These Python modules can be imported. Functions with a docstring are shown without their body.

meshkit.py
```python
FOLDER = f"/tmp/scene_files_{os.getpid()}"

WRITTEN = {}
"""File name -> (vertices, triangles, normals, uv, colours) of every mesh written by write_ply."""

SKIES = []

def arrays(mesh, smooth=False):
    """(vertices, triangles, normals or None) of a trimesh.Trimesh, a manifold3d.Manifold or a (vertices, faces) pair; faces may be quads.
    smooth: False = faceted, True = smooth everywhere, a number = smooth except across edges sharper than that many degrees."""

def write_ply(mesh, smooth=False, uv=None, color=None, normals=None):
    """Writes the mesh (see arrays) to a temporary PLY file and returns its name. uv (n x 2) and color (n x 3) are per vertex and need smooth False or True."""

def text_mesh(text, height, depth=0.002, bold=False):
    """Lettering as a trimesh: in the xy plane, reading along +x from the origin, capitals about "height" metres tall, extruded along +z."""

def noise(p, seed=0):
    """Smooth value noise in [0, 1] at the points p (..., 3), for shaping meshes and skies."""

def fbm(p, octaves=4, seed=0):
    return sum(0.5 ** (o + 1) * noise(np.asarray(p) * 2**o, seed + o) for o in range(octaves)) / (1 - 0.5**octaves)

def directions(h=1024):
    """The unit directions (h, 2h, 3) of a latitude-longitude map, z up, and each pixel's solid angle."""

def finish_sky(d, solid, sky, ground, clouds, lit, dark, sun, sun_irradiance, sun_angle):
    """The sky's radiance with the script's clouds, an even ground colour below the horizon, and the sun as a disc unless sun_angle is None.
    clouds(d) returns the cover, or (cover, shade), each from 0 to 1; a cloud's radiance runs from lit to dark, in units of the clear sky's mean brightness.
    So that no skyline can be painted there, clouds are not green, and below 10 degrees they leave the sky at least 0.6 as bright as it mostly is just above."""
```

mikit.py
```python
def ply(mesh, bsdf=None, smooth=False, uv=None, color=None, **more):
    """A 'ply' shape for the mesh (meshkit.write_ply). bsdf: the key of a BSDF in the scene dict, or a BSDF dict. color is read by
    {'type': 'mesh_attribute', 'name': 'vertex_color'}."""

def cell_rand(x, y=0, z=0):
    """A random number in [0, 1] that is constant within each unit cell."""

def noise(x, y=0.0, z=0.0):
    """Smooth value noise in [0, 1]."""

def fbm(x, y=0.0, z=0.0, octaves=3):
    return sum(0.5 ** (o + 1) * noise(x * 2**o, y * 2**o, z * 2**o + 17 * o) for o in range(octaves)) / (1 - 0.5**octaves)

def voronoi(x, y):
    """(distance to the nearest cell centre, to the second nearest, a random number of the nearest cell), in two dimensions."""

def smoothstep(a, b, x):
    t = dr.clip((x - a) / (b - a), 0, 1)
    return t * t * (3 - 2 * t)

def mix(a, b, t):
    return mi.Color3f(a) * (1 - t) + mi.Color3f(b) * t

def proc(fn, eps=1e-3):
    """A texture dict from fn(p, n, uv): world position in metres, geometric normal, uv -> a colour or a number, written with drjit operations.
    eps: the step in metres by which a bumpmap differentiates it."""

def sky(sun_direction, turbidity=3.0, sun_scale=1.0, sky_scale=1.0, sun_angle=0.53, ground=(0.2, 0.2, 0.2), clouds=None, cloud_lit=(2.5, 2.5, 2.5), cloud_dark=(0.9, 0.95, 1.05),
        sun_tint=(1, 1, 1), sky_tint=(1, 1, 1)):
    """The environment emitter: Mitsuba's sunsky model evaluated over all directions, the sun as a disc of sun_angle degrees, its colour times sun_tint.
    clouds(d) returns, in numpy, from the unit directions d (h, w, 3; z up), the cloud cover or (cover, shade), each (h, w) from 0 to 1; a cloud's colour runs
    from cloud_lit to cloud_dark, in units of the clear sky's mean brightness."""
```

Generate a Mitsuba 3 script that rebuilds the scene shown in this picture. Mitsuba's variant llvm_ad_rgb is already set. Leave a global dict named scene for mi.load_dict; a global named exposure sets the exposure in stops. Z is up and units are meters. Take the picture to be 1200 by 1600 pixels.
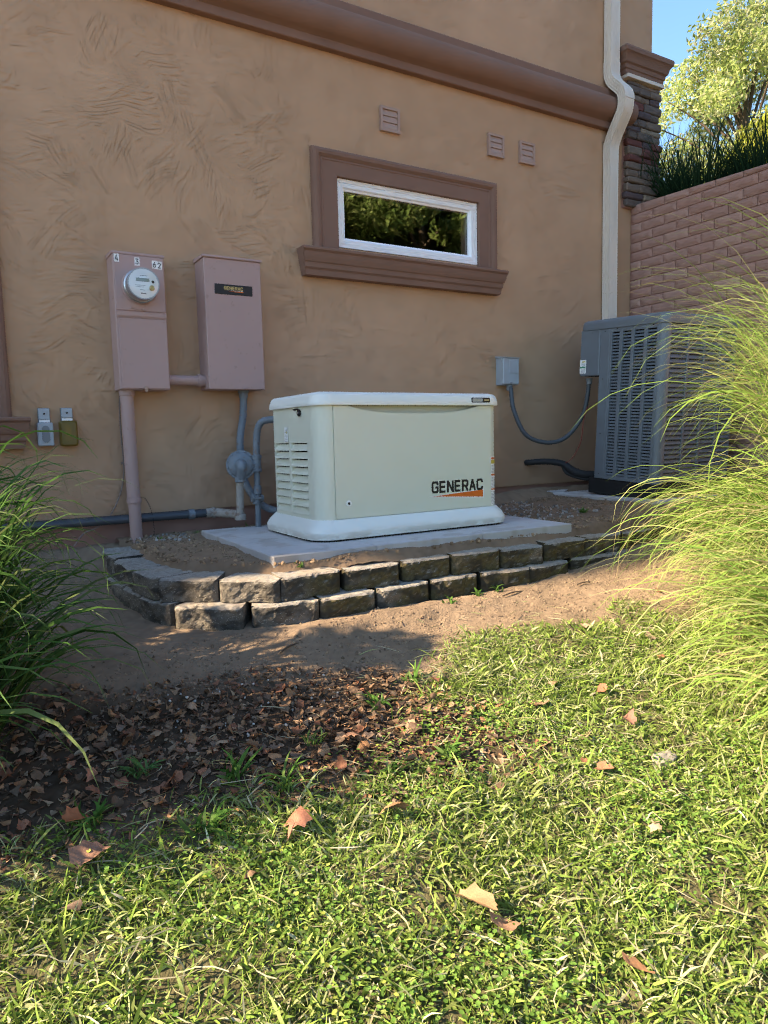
import math, random
import numpy as np, trimesh, mitsuba as mi, drjit as dr, mikit, meshkit
from shapely.geometry import Polygon, Point, box as sbox
from shapely.ops import unary_union
from mikit import noise, fbm, voronoi, cell_rand, smoothstep, mix

scene, labels = {}, {}
T = mi.ScalarTransform4f
rng = np.random.default_rng(7)
random.seed(7)
A = np.array

# ---------------------------------------------------------------- camera, sky, exposure
yaw, pitch, roll = math.radians(30.741), math.radians(6.065), math.radians(-1.3907)
fw = A([math.sin(yaw) * math.cos(pitch), math.cos(yaw) * math.cos(pitch), -math.sin(pitch)])
rt = A([math.cos(yaw), -math.sin(yaw), 0])
up0 = np.cross(rt, fw)
up = -math.sin(roll) * rt + math.cos(roll) * up0
EYE = A([0, -4.32, .521])
scene['camera'] = {'type': 'perspective', 'fov': 57.06, 'fov_axis': 'x', 'near_clip': .05, 'far_clip': 900.0,
                   'to_world': T().look_at(origin=EYE.tolist(), target=(EYE + fw).tolist(), up=up.tolist())}
SUN_EL, SUN_AZ = math.radians(35), math.radians(10)
SUN = A([-math.cos(SUN_EL) * math.cos(SUN_AZ), math.cos(SUN_EL) * math.sin(SUN_AZ), math.sin(SUN_EL)])
scene['sky'] = mikit.sky(SUN.tolist(), turbidity=3, sky_tint=(.93, .98, 1.03), ground=(.16, .15, .10))
exposure = 3.52


# ---------------------------------------------------------------- materials
def rgb(*c): return {'type': 'rgb', 'value': list(c)}
def pr(c, rough=.6, metal=0.0, spec=.4, **k):
    return {'type': 'principled', 'base_color': rgb(*c) if isinstance(c, tuple) else c, 'roughness': rough, 'metallic': metal, 'specular': spec, **k}
def two(b): return {'type': 'twosided', 'bsdf': b}
def mat(name, b, bump=None, scale=1.0, eps=1e-3):
    if bump is not None:
        b = {'type': 'bumpmap', 'arbitrary': mikit.proc(bump, eps), 'scale': scale, 'bsdf': b}
    scene[name] = two(b)
    return name
VC = {'type': 'mesh_attribute', 'name': 'vertex_color'}


def trowel(x, z, cell, seed, freq):
    """Fans of trowel ridges: in each cell curved strokes of a direction of its own, thin crests with gaps between."""
    wx = x + .16 * (noise(x * 2.6 + seed, z * 2.6) - .5)
    wz = z + .16 * (noise(x * 2.6, z * 2.6 + seed, 5.0) - .5)
    d1, d2, r = voronoi(wx / cell + seed, wz / cell)
    a = r * 6.2832
    ca, sa = dr.cos(a), dr.sin(a)
    s, t = wx * ca + wz * sa, -wx * sa + wz * ca
    s = s + (.25 + r) * dr.square(t * 1.7 - dr.floor(t * 1.7) - .5) * .30 + .02 * noise(t * 9 + seed, s * 3)
    n = noise(s * freq, t * 5.5, r * 50)
    crest = smoothstep(.70, .97, 1 - dr.abs(2 * n - 1))
    fade = smoothstep(.0, .12, d2 - d1) * smoothstep(.40, .66, noise(s * 9 + seed, t * 6.0, r * 9)) * (.45 + .55 * smoothstep(.3, .6, noise(x * 1.7 + seed, z * 1.7, 8.0)))
    return crest * fade


def stucco_bump(p, n, uv):
    x, z = p.x + p.y, p.z
    h = trowel(x, z, .30, 0.0, 52.0) * .0050 + trowel(x, z, .19, 31.7, 70.0) * .0040 + trowel(x, z, .25, 77.1, 60.0) * .0036
    h = h + .0030 * fbm(x * 14, z * 14, p.y) + .0011 * fbm(x * 70, z * 55, 4.0) + .0009 * noise(x * 180, z * 180)
    return h


def stucco_col(p, n, uv):
    x, z = p.x, p.z
    m = fbm(x * 1.1, z * 1.1, 3.0)
    c = mix((.420, .267, .160), (.460, .294, .178), smoothstep(.3, .7, m))
    f = fbm(x * 6 + 9, z * 9, 1.0)
    c = c * (.93 + .14 * f)
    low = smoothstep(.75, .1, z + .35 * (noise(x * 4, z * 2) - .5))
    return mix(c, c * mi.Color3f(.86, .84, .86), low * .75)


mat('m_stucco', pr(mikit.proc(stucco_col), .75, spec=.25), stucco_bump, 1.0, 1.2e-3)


def trim_bump(p, n, uv):
    return .0009 * noise(p.x * 170, p.y * 170, p.z * 170) + .0006 * noise(p.x * 60, p.y * 60, p.z * 60)
def trim_col(p, n, uv):
    f = fbm(p.x * 5, p.z * 5, p.y * 5)
    return mi.Color3f(.200, .117, .084) * (.88 + .24 * f)
mat('m_trim', pr(mikit.proc(trim_col), .8, spec=.25), trim_bump, 1.0)


def pink_col(p, n, uv):
    f = fbm(p.x * 4, p.y * 4 + 3, p.z * 2.5)
    g = fbm(p.x * 40, p.y * 40, p.z * 25)
    c = mi.Color3f(.375, .255, .228) * (.93 + .14 * f)
    return mix(c, c * mi.Color3f(.72, .68, .66), smoothstep(.68, .82, g) * .5)
mat('m_pink', pr(mikit.proc(pink_col), .5, spec=.4))
mat('m_vent', pr((.345, .235, .185), .55))
mat('m_found', pr(mikit.proc(lambda p, n, uv: mi.Color3f(.30, .17, .13) * (.7 + .5 * fbm(p.x * 7, p.z * 12, p.y * 7))), .85, spec=.2), trim_bump, 2.0)


def brick_bump(p, n, uv):
    return .004 * fbm(p.y * 26 + p.z * 14, p.z * 110, p.x * 20) + .002 * noise(p.y * 130, p.z * 160)
for i_, (a_, b_) in enumerate([(1.0, 1.0), (.94, .98), (1.06, 1.02), (.98, .96)]):
    mat(f'm_brick{i_}', pr(mikit.proc(lambda p, n, uv, a_=a_, b_=b_: mi.Color3f(.36 * a_, .215 * a_ * b_, .168 * a_ * b_) * (.78 + .36 * fbm(p.y * 14, p.z * 26, p.x * 14)) * (.93 + .14 * fbm(p.y * 1.3, p.z * .8, 2.0))), .8, spec=.2), brick_bump, 1.0)
mat('m_mortar', pr(mikit.proc(lambda p, n, uv: mi.Color3f(.36, .22, .18) * (.85 + .3 * fbm(p.y * 20, p.z * 20, p.x))), .85, spec=.2))


def conc_col(p, n, uv):
    f = fbm(p.x * 5, p.y * 5, p.z * 5)
    g = fbm(p.x * 45, p.y * 45, p.z * 45)
    c = mi.Color3f(.40, .385, .38) * (.85 + .22 * f + .10 * g)
    st = smoothstep(.52, .72, fbm(p.x * 9 + 4, p.y * 9, 2.0))
    return mix(c, mi.Color3f(.26, .21, .16), st * .35)
mat('m_pad', pr(mikit.proc(conc_col), .8, spec=.2), lambda p, n, uv: .0012 * noise(p.x * 220, p.y * 220, p.z * 220) + .001 * fbm(p.x * 30, p.y * 30, p.z * 30), 1.0)


def block_col(p, n, uv):
    f = fbm(p.x * 9, p.y * 9, p.z * 14)
    sp = noise(p.x * 210, p.y * 210, p.z * 210)
    c = mi.Color3f(.17, .148, .12) * (.5 + .7 * f) * (.75 + .5 * noise(p.x * 120, p.y * 120, p.z * 120))
    c = mix(c, mi.Color3f(.50, .46, .40), smoothstep(.74, .88, sp) * .6)
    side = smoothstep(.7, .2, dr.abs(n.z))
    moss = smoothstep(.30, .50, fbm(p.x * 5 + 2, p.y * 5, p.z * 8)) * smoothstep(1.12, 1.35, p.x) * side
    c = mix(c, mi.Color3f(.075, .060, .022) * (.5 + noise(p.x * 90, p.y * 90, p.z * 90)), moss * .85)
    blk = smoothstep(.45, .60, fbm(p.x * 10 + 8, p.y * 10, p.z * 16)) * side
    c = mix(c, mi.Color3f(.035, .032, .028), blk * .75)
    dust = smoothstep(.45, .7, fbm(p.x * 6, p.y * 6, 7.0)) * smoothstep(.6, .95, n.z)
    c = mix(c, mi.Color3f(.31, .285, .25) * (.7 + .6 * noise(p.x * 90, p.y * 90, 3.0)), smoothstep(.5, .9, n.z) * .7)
    return mix(c, mi.Color3f(.33, .25, .17), dust * .45)
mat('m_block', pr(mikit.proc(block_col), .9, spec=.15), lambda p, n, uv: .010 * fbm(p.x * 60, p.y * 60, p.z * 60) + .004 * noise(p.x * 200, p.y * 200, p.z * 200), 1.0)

mat('m_ground', pr(VC, .95, spec=.08), lambda p, n, uv: .008 * fbm(p.x * 38, p.y * 38, p.z * 10) + .004 * noise(p.x * 170, p.y * 170, p.z * 90) + .0015 * noise(p.x * 420, p.y * 420), 1.0, 8e-4)
mat('m_clod', pr(VC, .95, spec=.08))
mat('m_gen', pr(mikit.proc(lambda p, n, uv: mi.Color3f(.61, .62, .515) * (.97 + .06 * fbm(p.x * 4, p.y * 4, p.z * 4))), .38, spec=.45), lambda p, n, uv: .00012 * noise(p.x * 300, p.y * 300, p.z * 300), 1.0)
def cream_col(p, n, uv):
    d = smoothstep(.075, .0, p.z) * smoothstep(.30, .62, fbm(p.x * 16, p.y * 16, p.z * 34))
    return mix(mi.Color3f(.72, .735, .69), mi.Color3f(.40, .33, .25), d * .6)
mat('m_genlid', pr(mikit.proc(cream_col), .34, spec=.5), lambda p, n, uv: .00012 * noise(p.x * 300, p.y * 300, p.z * 300), 1.0)
mat('m_black', pr((.012, .012, .013), .5))
mat('m_blackrub', pr((.018, .019, .021), .7))
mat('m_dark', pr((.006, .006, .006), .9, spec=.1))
mat('m_orange', pr((.62, .13, .02), .45))
mat('m_white', pr((.78, .78, .76), .45))
mat('m_vinyl', pr((.80, .82, .83), .3, spec=.5))
mat('m_grey', pr(mikit.proc(lambda p, n, uv: mi.Color3f(.17, .19, .205) * (.86 + .28 * fbm(p.x * 9, p.y * 9, p.z * 9))), .5))
mat('m_whip', pr((.065, .075, .085), .5))
mat('m_greyl', pr((.33, .37, .40), .45))
mat('m_pipe', pr(mikit.proc(lambda p, n, uv: mix(mi.Color3f(.155, .180, .205) * (.8 + .4 * fbm(p.x * 30, p.y * 30, p.z * 18)), mi.Color3f(.18, .10, .06), smoothstep(.62, .75, fbm(p.x * 55, p.y * 55, p.z * 40)) * .5)), .5))
mat('m_galv', pr(mikit.proc(lambda p, n, uv: mix(mi.Color3f(.33, .30, .265) * (.7 + .5 * fbm(p.x * 50, p.y * 50, p.z * 25)), mi.Color3f(.20, .11, .07), smoothstep(.5, .7, fbm(p.x * 45, p.y * 45, p.z * 35)) * .6)), .55))
mat('m_blackpipe', pr(mikit.proc(lambda p, n, uv: mi.Color3f(.055, .062, .072) * (.7 + .6 * fbm(p.x * 15, p.y * 40, p.z * 40))), .45))
mat('m_ac', pr(mikit.proc(lambda p, n, uv: mi.Color3f(.130, .152, .175) * (.9 + .2 * fbm(p.x * 6, p.y * 6, p.z * 6))), .42, spec=.5))
mat('m_acdark', pr((.012, .013, .014), .7))
mat('m_down', pr(mikit.proc(lambda p, n, uv: mi.Color3f(.62, .55, .455) * (.88 + .2 * fbm(p.x * 12, p.y * 12, p.z * 1.7))), .45))
mat('m_steel', pr((.48, .50, .52), .32, metal=.9))
mat('m_brass', pr((.45, .34, .14), .4, metal=.8))
mat('m_meterface', pr((.62, .66, .66), .35))
mat('m_lcd', pr((.16, .19, .15), .3))
mat('m_yellow', pr((.50, .40, .07), .4))
mat('m_green', pr((.05, .25, .15), .5))
mat('m_red', pr((.25, .03, .02), .5))
mat('m_cable', pr((.20, .15, .13), .6))
scene['m_glass'] = {'type': 'thindielectric', 'int_ior': 2.1}
scene['m_dome'] = {'type': 'thindielectric', 'int_ior': 1.45}
scene['m_amber'] = {'type': 'principledthin', 'base_color': rgb(.50, .40, .09), 'roughness': .3, 'spec_trans': .75, 'diff_trans': .8, 'eta': 1.45}
def stone_var(name, c):
    mat(name, pr(mikit.proc(lambda p, n, uv, c=c: mi.Color3f(*c) * (.6 + .7 * fbm(p.x * 22, p.y * 22, p.z * 30))), .85, spec=.2),
        lambda p, n, uv: .006 * fbm(p.x * 45, p.y * 45, p.z * 60), 1.0)
STONES = []
for i, c in enumerate([(.17, .13, .10), (.125, .10, .085), (.135, .055, .045), (.24, .185, .13), (.10, .075, .075)]):
    stone_var(f'm_stone{i}', c); STONES.append(f'm_stone{i}')
def leafmat(name, rough=.5, dt=.8):
    scene[name] = {'type': 'principledthin', 'base_color': VC, 'roughness': rough, 'diff_trans': dt, 'spec_trans': 0.0, 'eta': 1.35}
leafmat('m_blade', .45, .75)
leafmat('m_lawn', .6, .6)
leafmat('m_leaf', .5, .9)
mat('m_dryleaf', pr(VC, .7, spec=.25), lambda p, n, uv: .0012 * fbm(p.x * 120, p.y * 120, p.z * 120), 1.0)
mat('m_rock', pr(mikit.proc(lambda p, n, uv: mi.Color3f(.27, .24, .20) * (.6 + .7 * fbm(p.x * 60, p.y * 60, p.z * 60))), .85, spec=.2))
mat('m_bark', pr((.10, .075, .055), .9, spec=.1))


# ---------------------------------------------------------------- mesh helpers
def tm(v, f): return trimesh.Trimesh(np.asarray(v, float), np.asarray(f, int), process=False)
def cat(*m): return trimesh.util.concatenate([x for x in m if x is not None])
def bx(x0, x1, y0, y1, z0, z1, c=0.0):
    if c <= 0:
        return trimesh.creation.box(bounds=[[x0, y0, z0], [x1, y1, z1]])
    P = []
    for x, sx in ((x0, 1), (x1, -1)):
        for y, sy in ((y0, 1), (y1, -1)):
            for z, sz in ((z0, 1), (z1, -1)):
                P += [(x + sx * c, y + sy * c, z), (x + sx * c, y, z + sz * c), (x, y + sy * c, z + sz * c)]
    return trimesh.Trimesh(P).convex_hull
def frame_of(d):
    d = np.asarray(d, float); d = d / np.linalg.norm(d)
    a = np.cross(d, [0, 0, 1.0] if abs(d[2]) < .9 else [1.0, 0, 0]); a /= np.linalg.norm(a)
    return d, a, np.cross(d, a)
def lathe(p, d, prof, n=24):
    """prof: (radius, height along d) pairs, closed with caps."""
    d, a, b = frame_of(d)
    an = np.arange(n) * 2 * np.pi / n
    ring = np.cos(an)[:, None] * a + np.sin(an)[:, None] * b
    return loft([np.asarray(p) + r * ring + h * d for r, h in prof])
def loft(rings, caps=True):
    rings = [np.asarray(r, float) for r in rings]
    n, k = len(rings[0]), len(rings)
    v = np.vstack(rings); f = []
    i = np.arange(n); j = (i + 1) % n
    for s in range(k - 1):
        a, b = s * n, (s + 1) * n
        f += [np.stack([a + i, a + j, b + j], 1), np.stack([a + i, b + j, b + i], 1)]
    if caps:
        v = np.vstack([v, rings[0].mean(0), rings[-1].mean(0)])
        f += [np.stack([j, i, i * 0 + k * n], 1), np.stack([(k - 1) * n + i, (k - 1) * n + j, i * 0 + k * n + 1], 1)]
    m = tm(v, np.vstack(f))
    if caps and m.volume < 0: m.invert()
    return m
def tube(pts, r, n=12, res=8):
    """A smooth tube through pts (Catmull-Rom)."""
    P = np.asarray(pts, float)
    if len(P) > 2 and res > 1:
        Q = np.vstack([2 * P[0] - P[1], P, 2 * P[-1] - P[-2]]); out = []
        for k in range(1, len(Q) - 2):
            t = np.linspace(0, 1, res, endpoint=False)[:, None]
            a, b, c, d = Q[k - 1], Q[k], Q[k + 1], Q[k + 2]
            out.append(.5 * (2 * b + (c - a) * t + (2 * a - 5 * b + 4 * c - d) * t ** 2 + (3 * b - a - 3 * c + d) * t ** 3))
        P = np.vstack(out + [P[-1:]])
    tg = np.gradient(P, axis=0); tg /= np.linalg.norm(tg, axis=1, keepdims=True) + 1e-12
    rr = np.broadcast_to(np.asarray(r, float), (len(P),)) if np.ndim(r) == 0 else np.interp(np.linspace(0, 1, len(P)), np.linspace(0, 1, len(r)), r)
    _, a, _ = frame_of(tg[0]); rings = []
    an = np.arange(n) * 2 * np.pi / n
    for k in range(len(P)):
        a = a - tg[k] * (a @ tg[k]); a /= np.linalg.norm(a); b = np.cross(tg[k], a)
        rings.append(P[k] + rr[k] * (np.cos(an)[:, None] * a + np.sin(an)[:, None] * b))
    return loft(rings)
def prof_x(prof, x0, x1):
    """A closed (y, z) profile extruded along x."""
    m = trimesh.creation.extrude_polygon(Polygon(prof), x1 - x0, engine='earcut')
    v = m.vertices.copy(); m.vertices = np.stack([x0 + v[:, 2], v[:, 0], v[:, 1]], 1)
    return m
def plate_xz(poly, y0, y1):
    if hasattr(poly, 'geoms'): return cat(*[plate_xz(q, y0, y1) for q in poly.geoms])
    m = trimesh.creation.extrude_polygon(poly, y1 - y0, engine='earcut')
    v = m.vertices.copy(); m.vertices = np.stack([v[:, 0], y1 - v[:, 2], v[:, 1]], 1)
    return m
def plate_xy(poly, z0, z1):
    m = trimesh.creation.extrude_polygon(poly, z1 - z0, engine='earcut'); m.apply_translation([0, 0, z0]); return m
def rrect(x0, x1, y0, y1, r, n=6):
    r = max(r, 1e-4); P = []
    for cx, cy, a0 in ((x1 - r, y1 - r, 0), (x0 + r, y1 - r, 90), (x0 + r, y0 + r, 180), (x1 - r, y0 + r, 270)):
        for k in range(n + 1):
            a = math.radians(a0 + 90 * k / n); P.append((cx + r * math.cos(a), cy + r * math.sin(a)))
    return A(P)
def ring(x0, x1, y0, y1, r, z, n=6): return np.c_[rrect(x0, x1, y0, y1, r, n), np.full(4 * (n + 1), z)]
def cut(a, *b): return trimesh.boolean.difference([a, *b], engine='manifold')
def text(s, x, z, y, h, width=None, depth=.001, bold=True):
    """Lettering standing in the xz plane, facing -y, its lower left corner at x, z."""
    m = meshkit.text_mesh(s, 1.0, 1.0, bold)
    v = m.vertices.copy(); v[:, 0] -= v[:, 0].min(); v[:, 1] -= v[:, 1].min()
    sx = (width / v[:, 0].max()) if width else h / v[:, 1].max()
    m.vertices = np.stack([x + v[:, 0] * sx, y - v[:, 2] * depth, z + v[:, 1] * h / v[:, 1].max()], 1)
    return m
def heavy(word, x, z, y, w, h, gap, st, depth=.001):
    """Heavy extended capitals: word in the xz plane facing -y, each letter w wide and h tall, strokes st."""
    from shapely.geometry import LineString
    C_ = [(1, .70), (1, .84), (.84, 1), (.16, 1), (0, .84), (0, .16), (.16, 0), (.84, 0), (1, .16), (1, .30)]
    gl = {'C': [C_], 'G': [C_[:-1] + [(1, .47), (.54, .47)]], 'E': [[(1, 1), (0, 1), (0, 0), (1, 0)], [(0, .5), (.92, .5)]], 'N': [[(0, -.1), (0, 1.06), (1, -.06), (1, 1.1)]],
          'R': [[(0, -.1), (0, 1), (.84, 1), (1, .86), (1, .60), (.84, .46), (0, .46)], [(.60, .46), (1, -.1)]], 'A': [[(-.04, -.1), (.5, 1.06), (1.04, -.1)], [(.2, .30), (.8, .30)]]}
    out = []
    for i, ch in enumerate(word):
        x0 = x + i * (w + gap)
        P = unary_union([LineString([(x0 + st / 2 + a * (w - st), z + st / 2 + b * (h - st)) for a, b in q]).buffer(st / 2, cap_style=2, join_style=2) for q in gl[ch]])
        P = P.intersection(sbox(x0 - w * .06, z, x0 + w * 1.06, z + h))
        out.append(plate_xz(P, y - depth, y))
    return cat(*out)
USED = {}
def num(key):
    USED[key] = USED.get(key, 0) + 1
    return key if USED[key] == 1 else f'{key}_{USED[key] - 1:03d}'
def add(key, mesh, m, smooth=False, **lab):
    key = num(key)
    scene[key] = mikit.ply(mesh, m, smooth)
    if lab: labels.setdefault(key, {}).update(lab)
    return key
def addc(key, mesh, m, col, smooth=True, **lab):
    key = num(key)
    scene[key] = mikit.ply(mesh, m, smooth, color=np.asarray(col, np.float32))
    if lab: labels.setdefault(key, {}).update(lab)
    return key
def thing(name, label, category, group=None, kind=None):
    key = num(name); labels[key] = {'label': label, 'category': category}
    if group: labels[key]['group'] = group
    return key
def sm(a, b, x):
    t = np.clip((x - a) / (b - a), 0, 1); return t * t * (3 - 2 * t)
def nz(x, y, s, seed=0, o=4): return meshkit.fbm(np.stack([x * s, y * s, np.zeros_like(x) + seed * 3.7], -1), o, seed)


# ---------------------------------------------------------------- ground
def sm(a, b, x):
    t = np.clip((x - a) / (b - a), 0, 1); return t * t * (3 - 2 * t)
def G(x, y):
    x, y = np.asarray(x, float), np.asarray(y, float)
    a = -.06 - .21 * sm(.0, .75, -y) - .19 * np.clip(-1.6 - y, 0, 2.8) - .03 * np.clip(-4.4 - y, 0, 30)
    a = a + .13 * sm(2.3, 3.9, x) * sm(-3.2, -1.5, y)
    return a
def Gd(x, y):
    """The ground with its lumps."""
    x, y = np.asarray(x, float), np.asarray(y, float)
    near = sm(6.5, 4.5, np.abs(x - 1.5)) * sm(-7, -5, y)
    pile = .025 * np.exp(-((y + 1.66) / .09) ** 2) * sm(.9, 1.3, x) * (nz(x, y, 5, 2) + .3)
    return G(x, y) + near * (.045 * (nz(x, y, 2.2, 5) - .5) + .022 * (nz(x, y, 13, 6, 3) - .5) + pile)
LAWN = Polygon([(-1.5, -2.62), (-.4, -2.50), (.0, -2.46), (.14, -2.44), (.37, -2.46), (.52, -2.42), (.69, -2.48), (.99, -2.45), (1.22, -2.26), (1.42, -2.19), (1.61, -2.05),
                (1.87, -1.93), (2.27, -1.94), (2.72, -2.02), (3.0, -2.08), (3.9, -2.1), (5.0, -2.1), (5.0, -4.6), (-1.5, -4.6)])
LITTER = Polygon([(-.6, -2.5), (-.5, -1.75), (.2, -1.8), (.42, -1.94), (.66, -1.92), (1.0, -2.0), (1.28, -2.10), (1.36, -2.2), (1.50, -2.45), (1.52, -2.70), (1.25, -2.74), (1.0, -2.70), (.8, -2.60), (.5, -2.50), (.1, -2.50)])
def sdist(poly, x, y):
    """Signed distance to a polygon, positive inside."""
    P = A(poly.exterior.coords); x, y = np.ravel(x), np.ravel(y); d = np.full(len(x), 9.0); ins = np.zeros(len(x), bool)
    for (x0, y0), (x1, y1) in zip(P[:-1], P[1:]):
        t = np.clip(((x - x0) * (x1 - x0) + (y - y0) * (y1 - y0)) / ((x1 - x0) ** 2 + (y1 - y0) ** 2 + 1e-12), 0, 1)
        d = np.minimum(d, np.hypot(x - x0 - t * (x1 - x0), y - y0 - t * (y1 - y0)))
        c = (y0 > y) != (y1 > y)
        with np.errstate(all='ignore'): ins ^= c & (x < (x1 - x0) * (y - y0) / (y1 - y0 + 1e-30) + x0)
    return np.where(ins, d, -d)


def grid(xs, ys, fn):
    X, Y = np.meshgrid(xs, ys, indexing='ij'); Z = fn(X, Y); n, k = X.shape
    i, j = np.meshgrid(np.arange(n - 1), np.arange(k - 1), indexing='ij'); a = (i * k + j).ravel()
    f = np.vstack([np.stack([a, a + k, a + k + 1], 1), np.stack([a, a + k + 1, a + 1], 1)])
    return np.stack([X.ravel(), Y.ravel(), Z.ravel()], 1), f
SAND, SOIL, LITTER_SOIL = A([.225, .162, .110]), A([.11, .075, .045]), A([.068, .046, .030])  # last one: darker brown ground colour inside the litter patch
def ground_color(x, y):
    w = .18 * (nz(x, y, 4, 11) - .5)
    l, d = sdist(LAWN, x, y) + w, sdist(LITTER, x, y) + w
    k = nz(x, y, 7, 12); fine = nz(x, y, 45, 13, 3)
    c = SAND * (.72 + .5 * k)[:, None] * (.75 + .5 * fine)[:, None]
    t = sm(-.05, .22, l)[:, None]; c = c * (1 - t) + (A([.105, .092, .048]) * (.5 + 1.0 * fine)[:, None]) * t
    t = sm(-.12, .12, d)[:, None]; c = c * (1 - t) + (LITTER_SOIL * (.5 + fine)[:, None]) * t
    return c
xs = np.unique(np.concatenate([np.linspace(-220, -6, 14), np.linspace(-6, -.8, 50), np.linspace(-.8, 4.3, 400), np.linspace(4.3, 5.11, 12)]))
ys = np.unique(np.concatenate([np.linspace(-160, -7, 16), np.linspace(-7, -3.8, 60), np.linspace(-3.8, -1.0, 230), np.linspace(-1.0, .05, 20)]))
v, f = grid(xs, ys, Gd)
addc('ground', tm(v, f), 'm_ground', ground_color(v[:, 0], v[:, 1]), kind='structure', label='bare sandy dirt and dark soil sloping down from the house', category='ground')
# the higher ground behind the brick wall, and the land beyond the house
v, f = grid(np.concatenate([np.linspace(5.36, 9, 30), np.linspace(10, 220, 18)]), np.concatenate([np.linspace(-160, -6, 10), np.linspace(-5, 3, 40), np.linspace(4, 220, 16)]),
            lambda x, y: 2.33 + .02 * nz(x, y, 3, 3) + .03 * np.clip(x - 9, 0, 40))
addc('upper_ground', tm(v, f), 'm_ground', np.tile(SOIL, (len(v), 1)), kind='structure', label='higher level of soil held back by the brick wall', category='ground')

# terrace soil inside the block wall
def TZ(x, y): return -.030 + .052 * sm(2.9, 4.0, x) + .030 * (nz(x, y, 9, 21) - .5) + .012 * (nz(x, y, 30, 25, 3) - .5) + .03 * (nz(x, y, 2.5, 22) - .5) * sm(-.0, -.3, y)
TERR = Polygon([(.745, .05), (.75, -.87), (.80, -1.12), (1.01, -1.31), (1.15, -1.455), (1.5, -1.515), (3.62, -1.475), (5.11, -1.48), (5.11, .05)])
v, f = grid(np.arange(.70, 5.12, .0145), np.arange(-1.47, .06, .0145), TZ)
ed = sdist(TERR, v[:, 0], v[:, 1]); ins = ed > -.004
v[:, 2] -= .066 * sm(.115, .0, ed + .045 * (nz(v[:, 0], v[:, 1], 12, 26) - .5)) * (v[:, 1] < -.1) * (v[:, 0] < 3.7)
f = f[ins[f].all(1)]
fine = nz(v[:, 0], v[:, 1], 40, 23, 3)
tc = A([.24, .165, .108]) * (.6 + .45 * nz(v[:, 0], v[:, 1], 4, 24) + .4 * (fine - .3))[:, None]
dk = sm(2.7, 3.3, v[:, 0])[:, None] * .45; tc = tc * (1 - dk) + A([.13, .095, .068]) * (.5 + fine)[:, None] * dk
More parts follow.
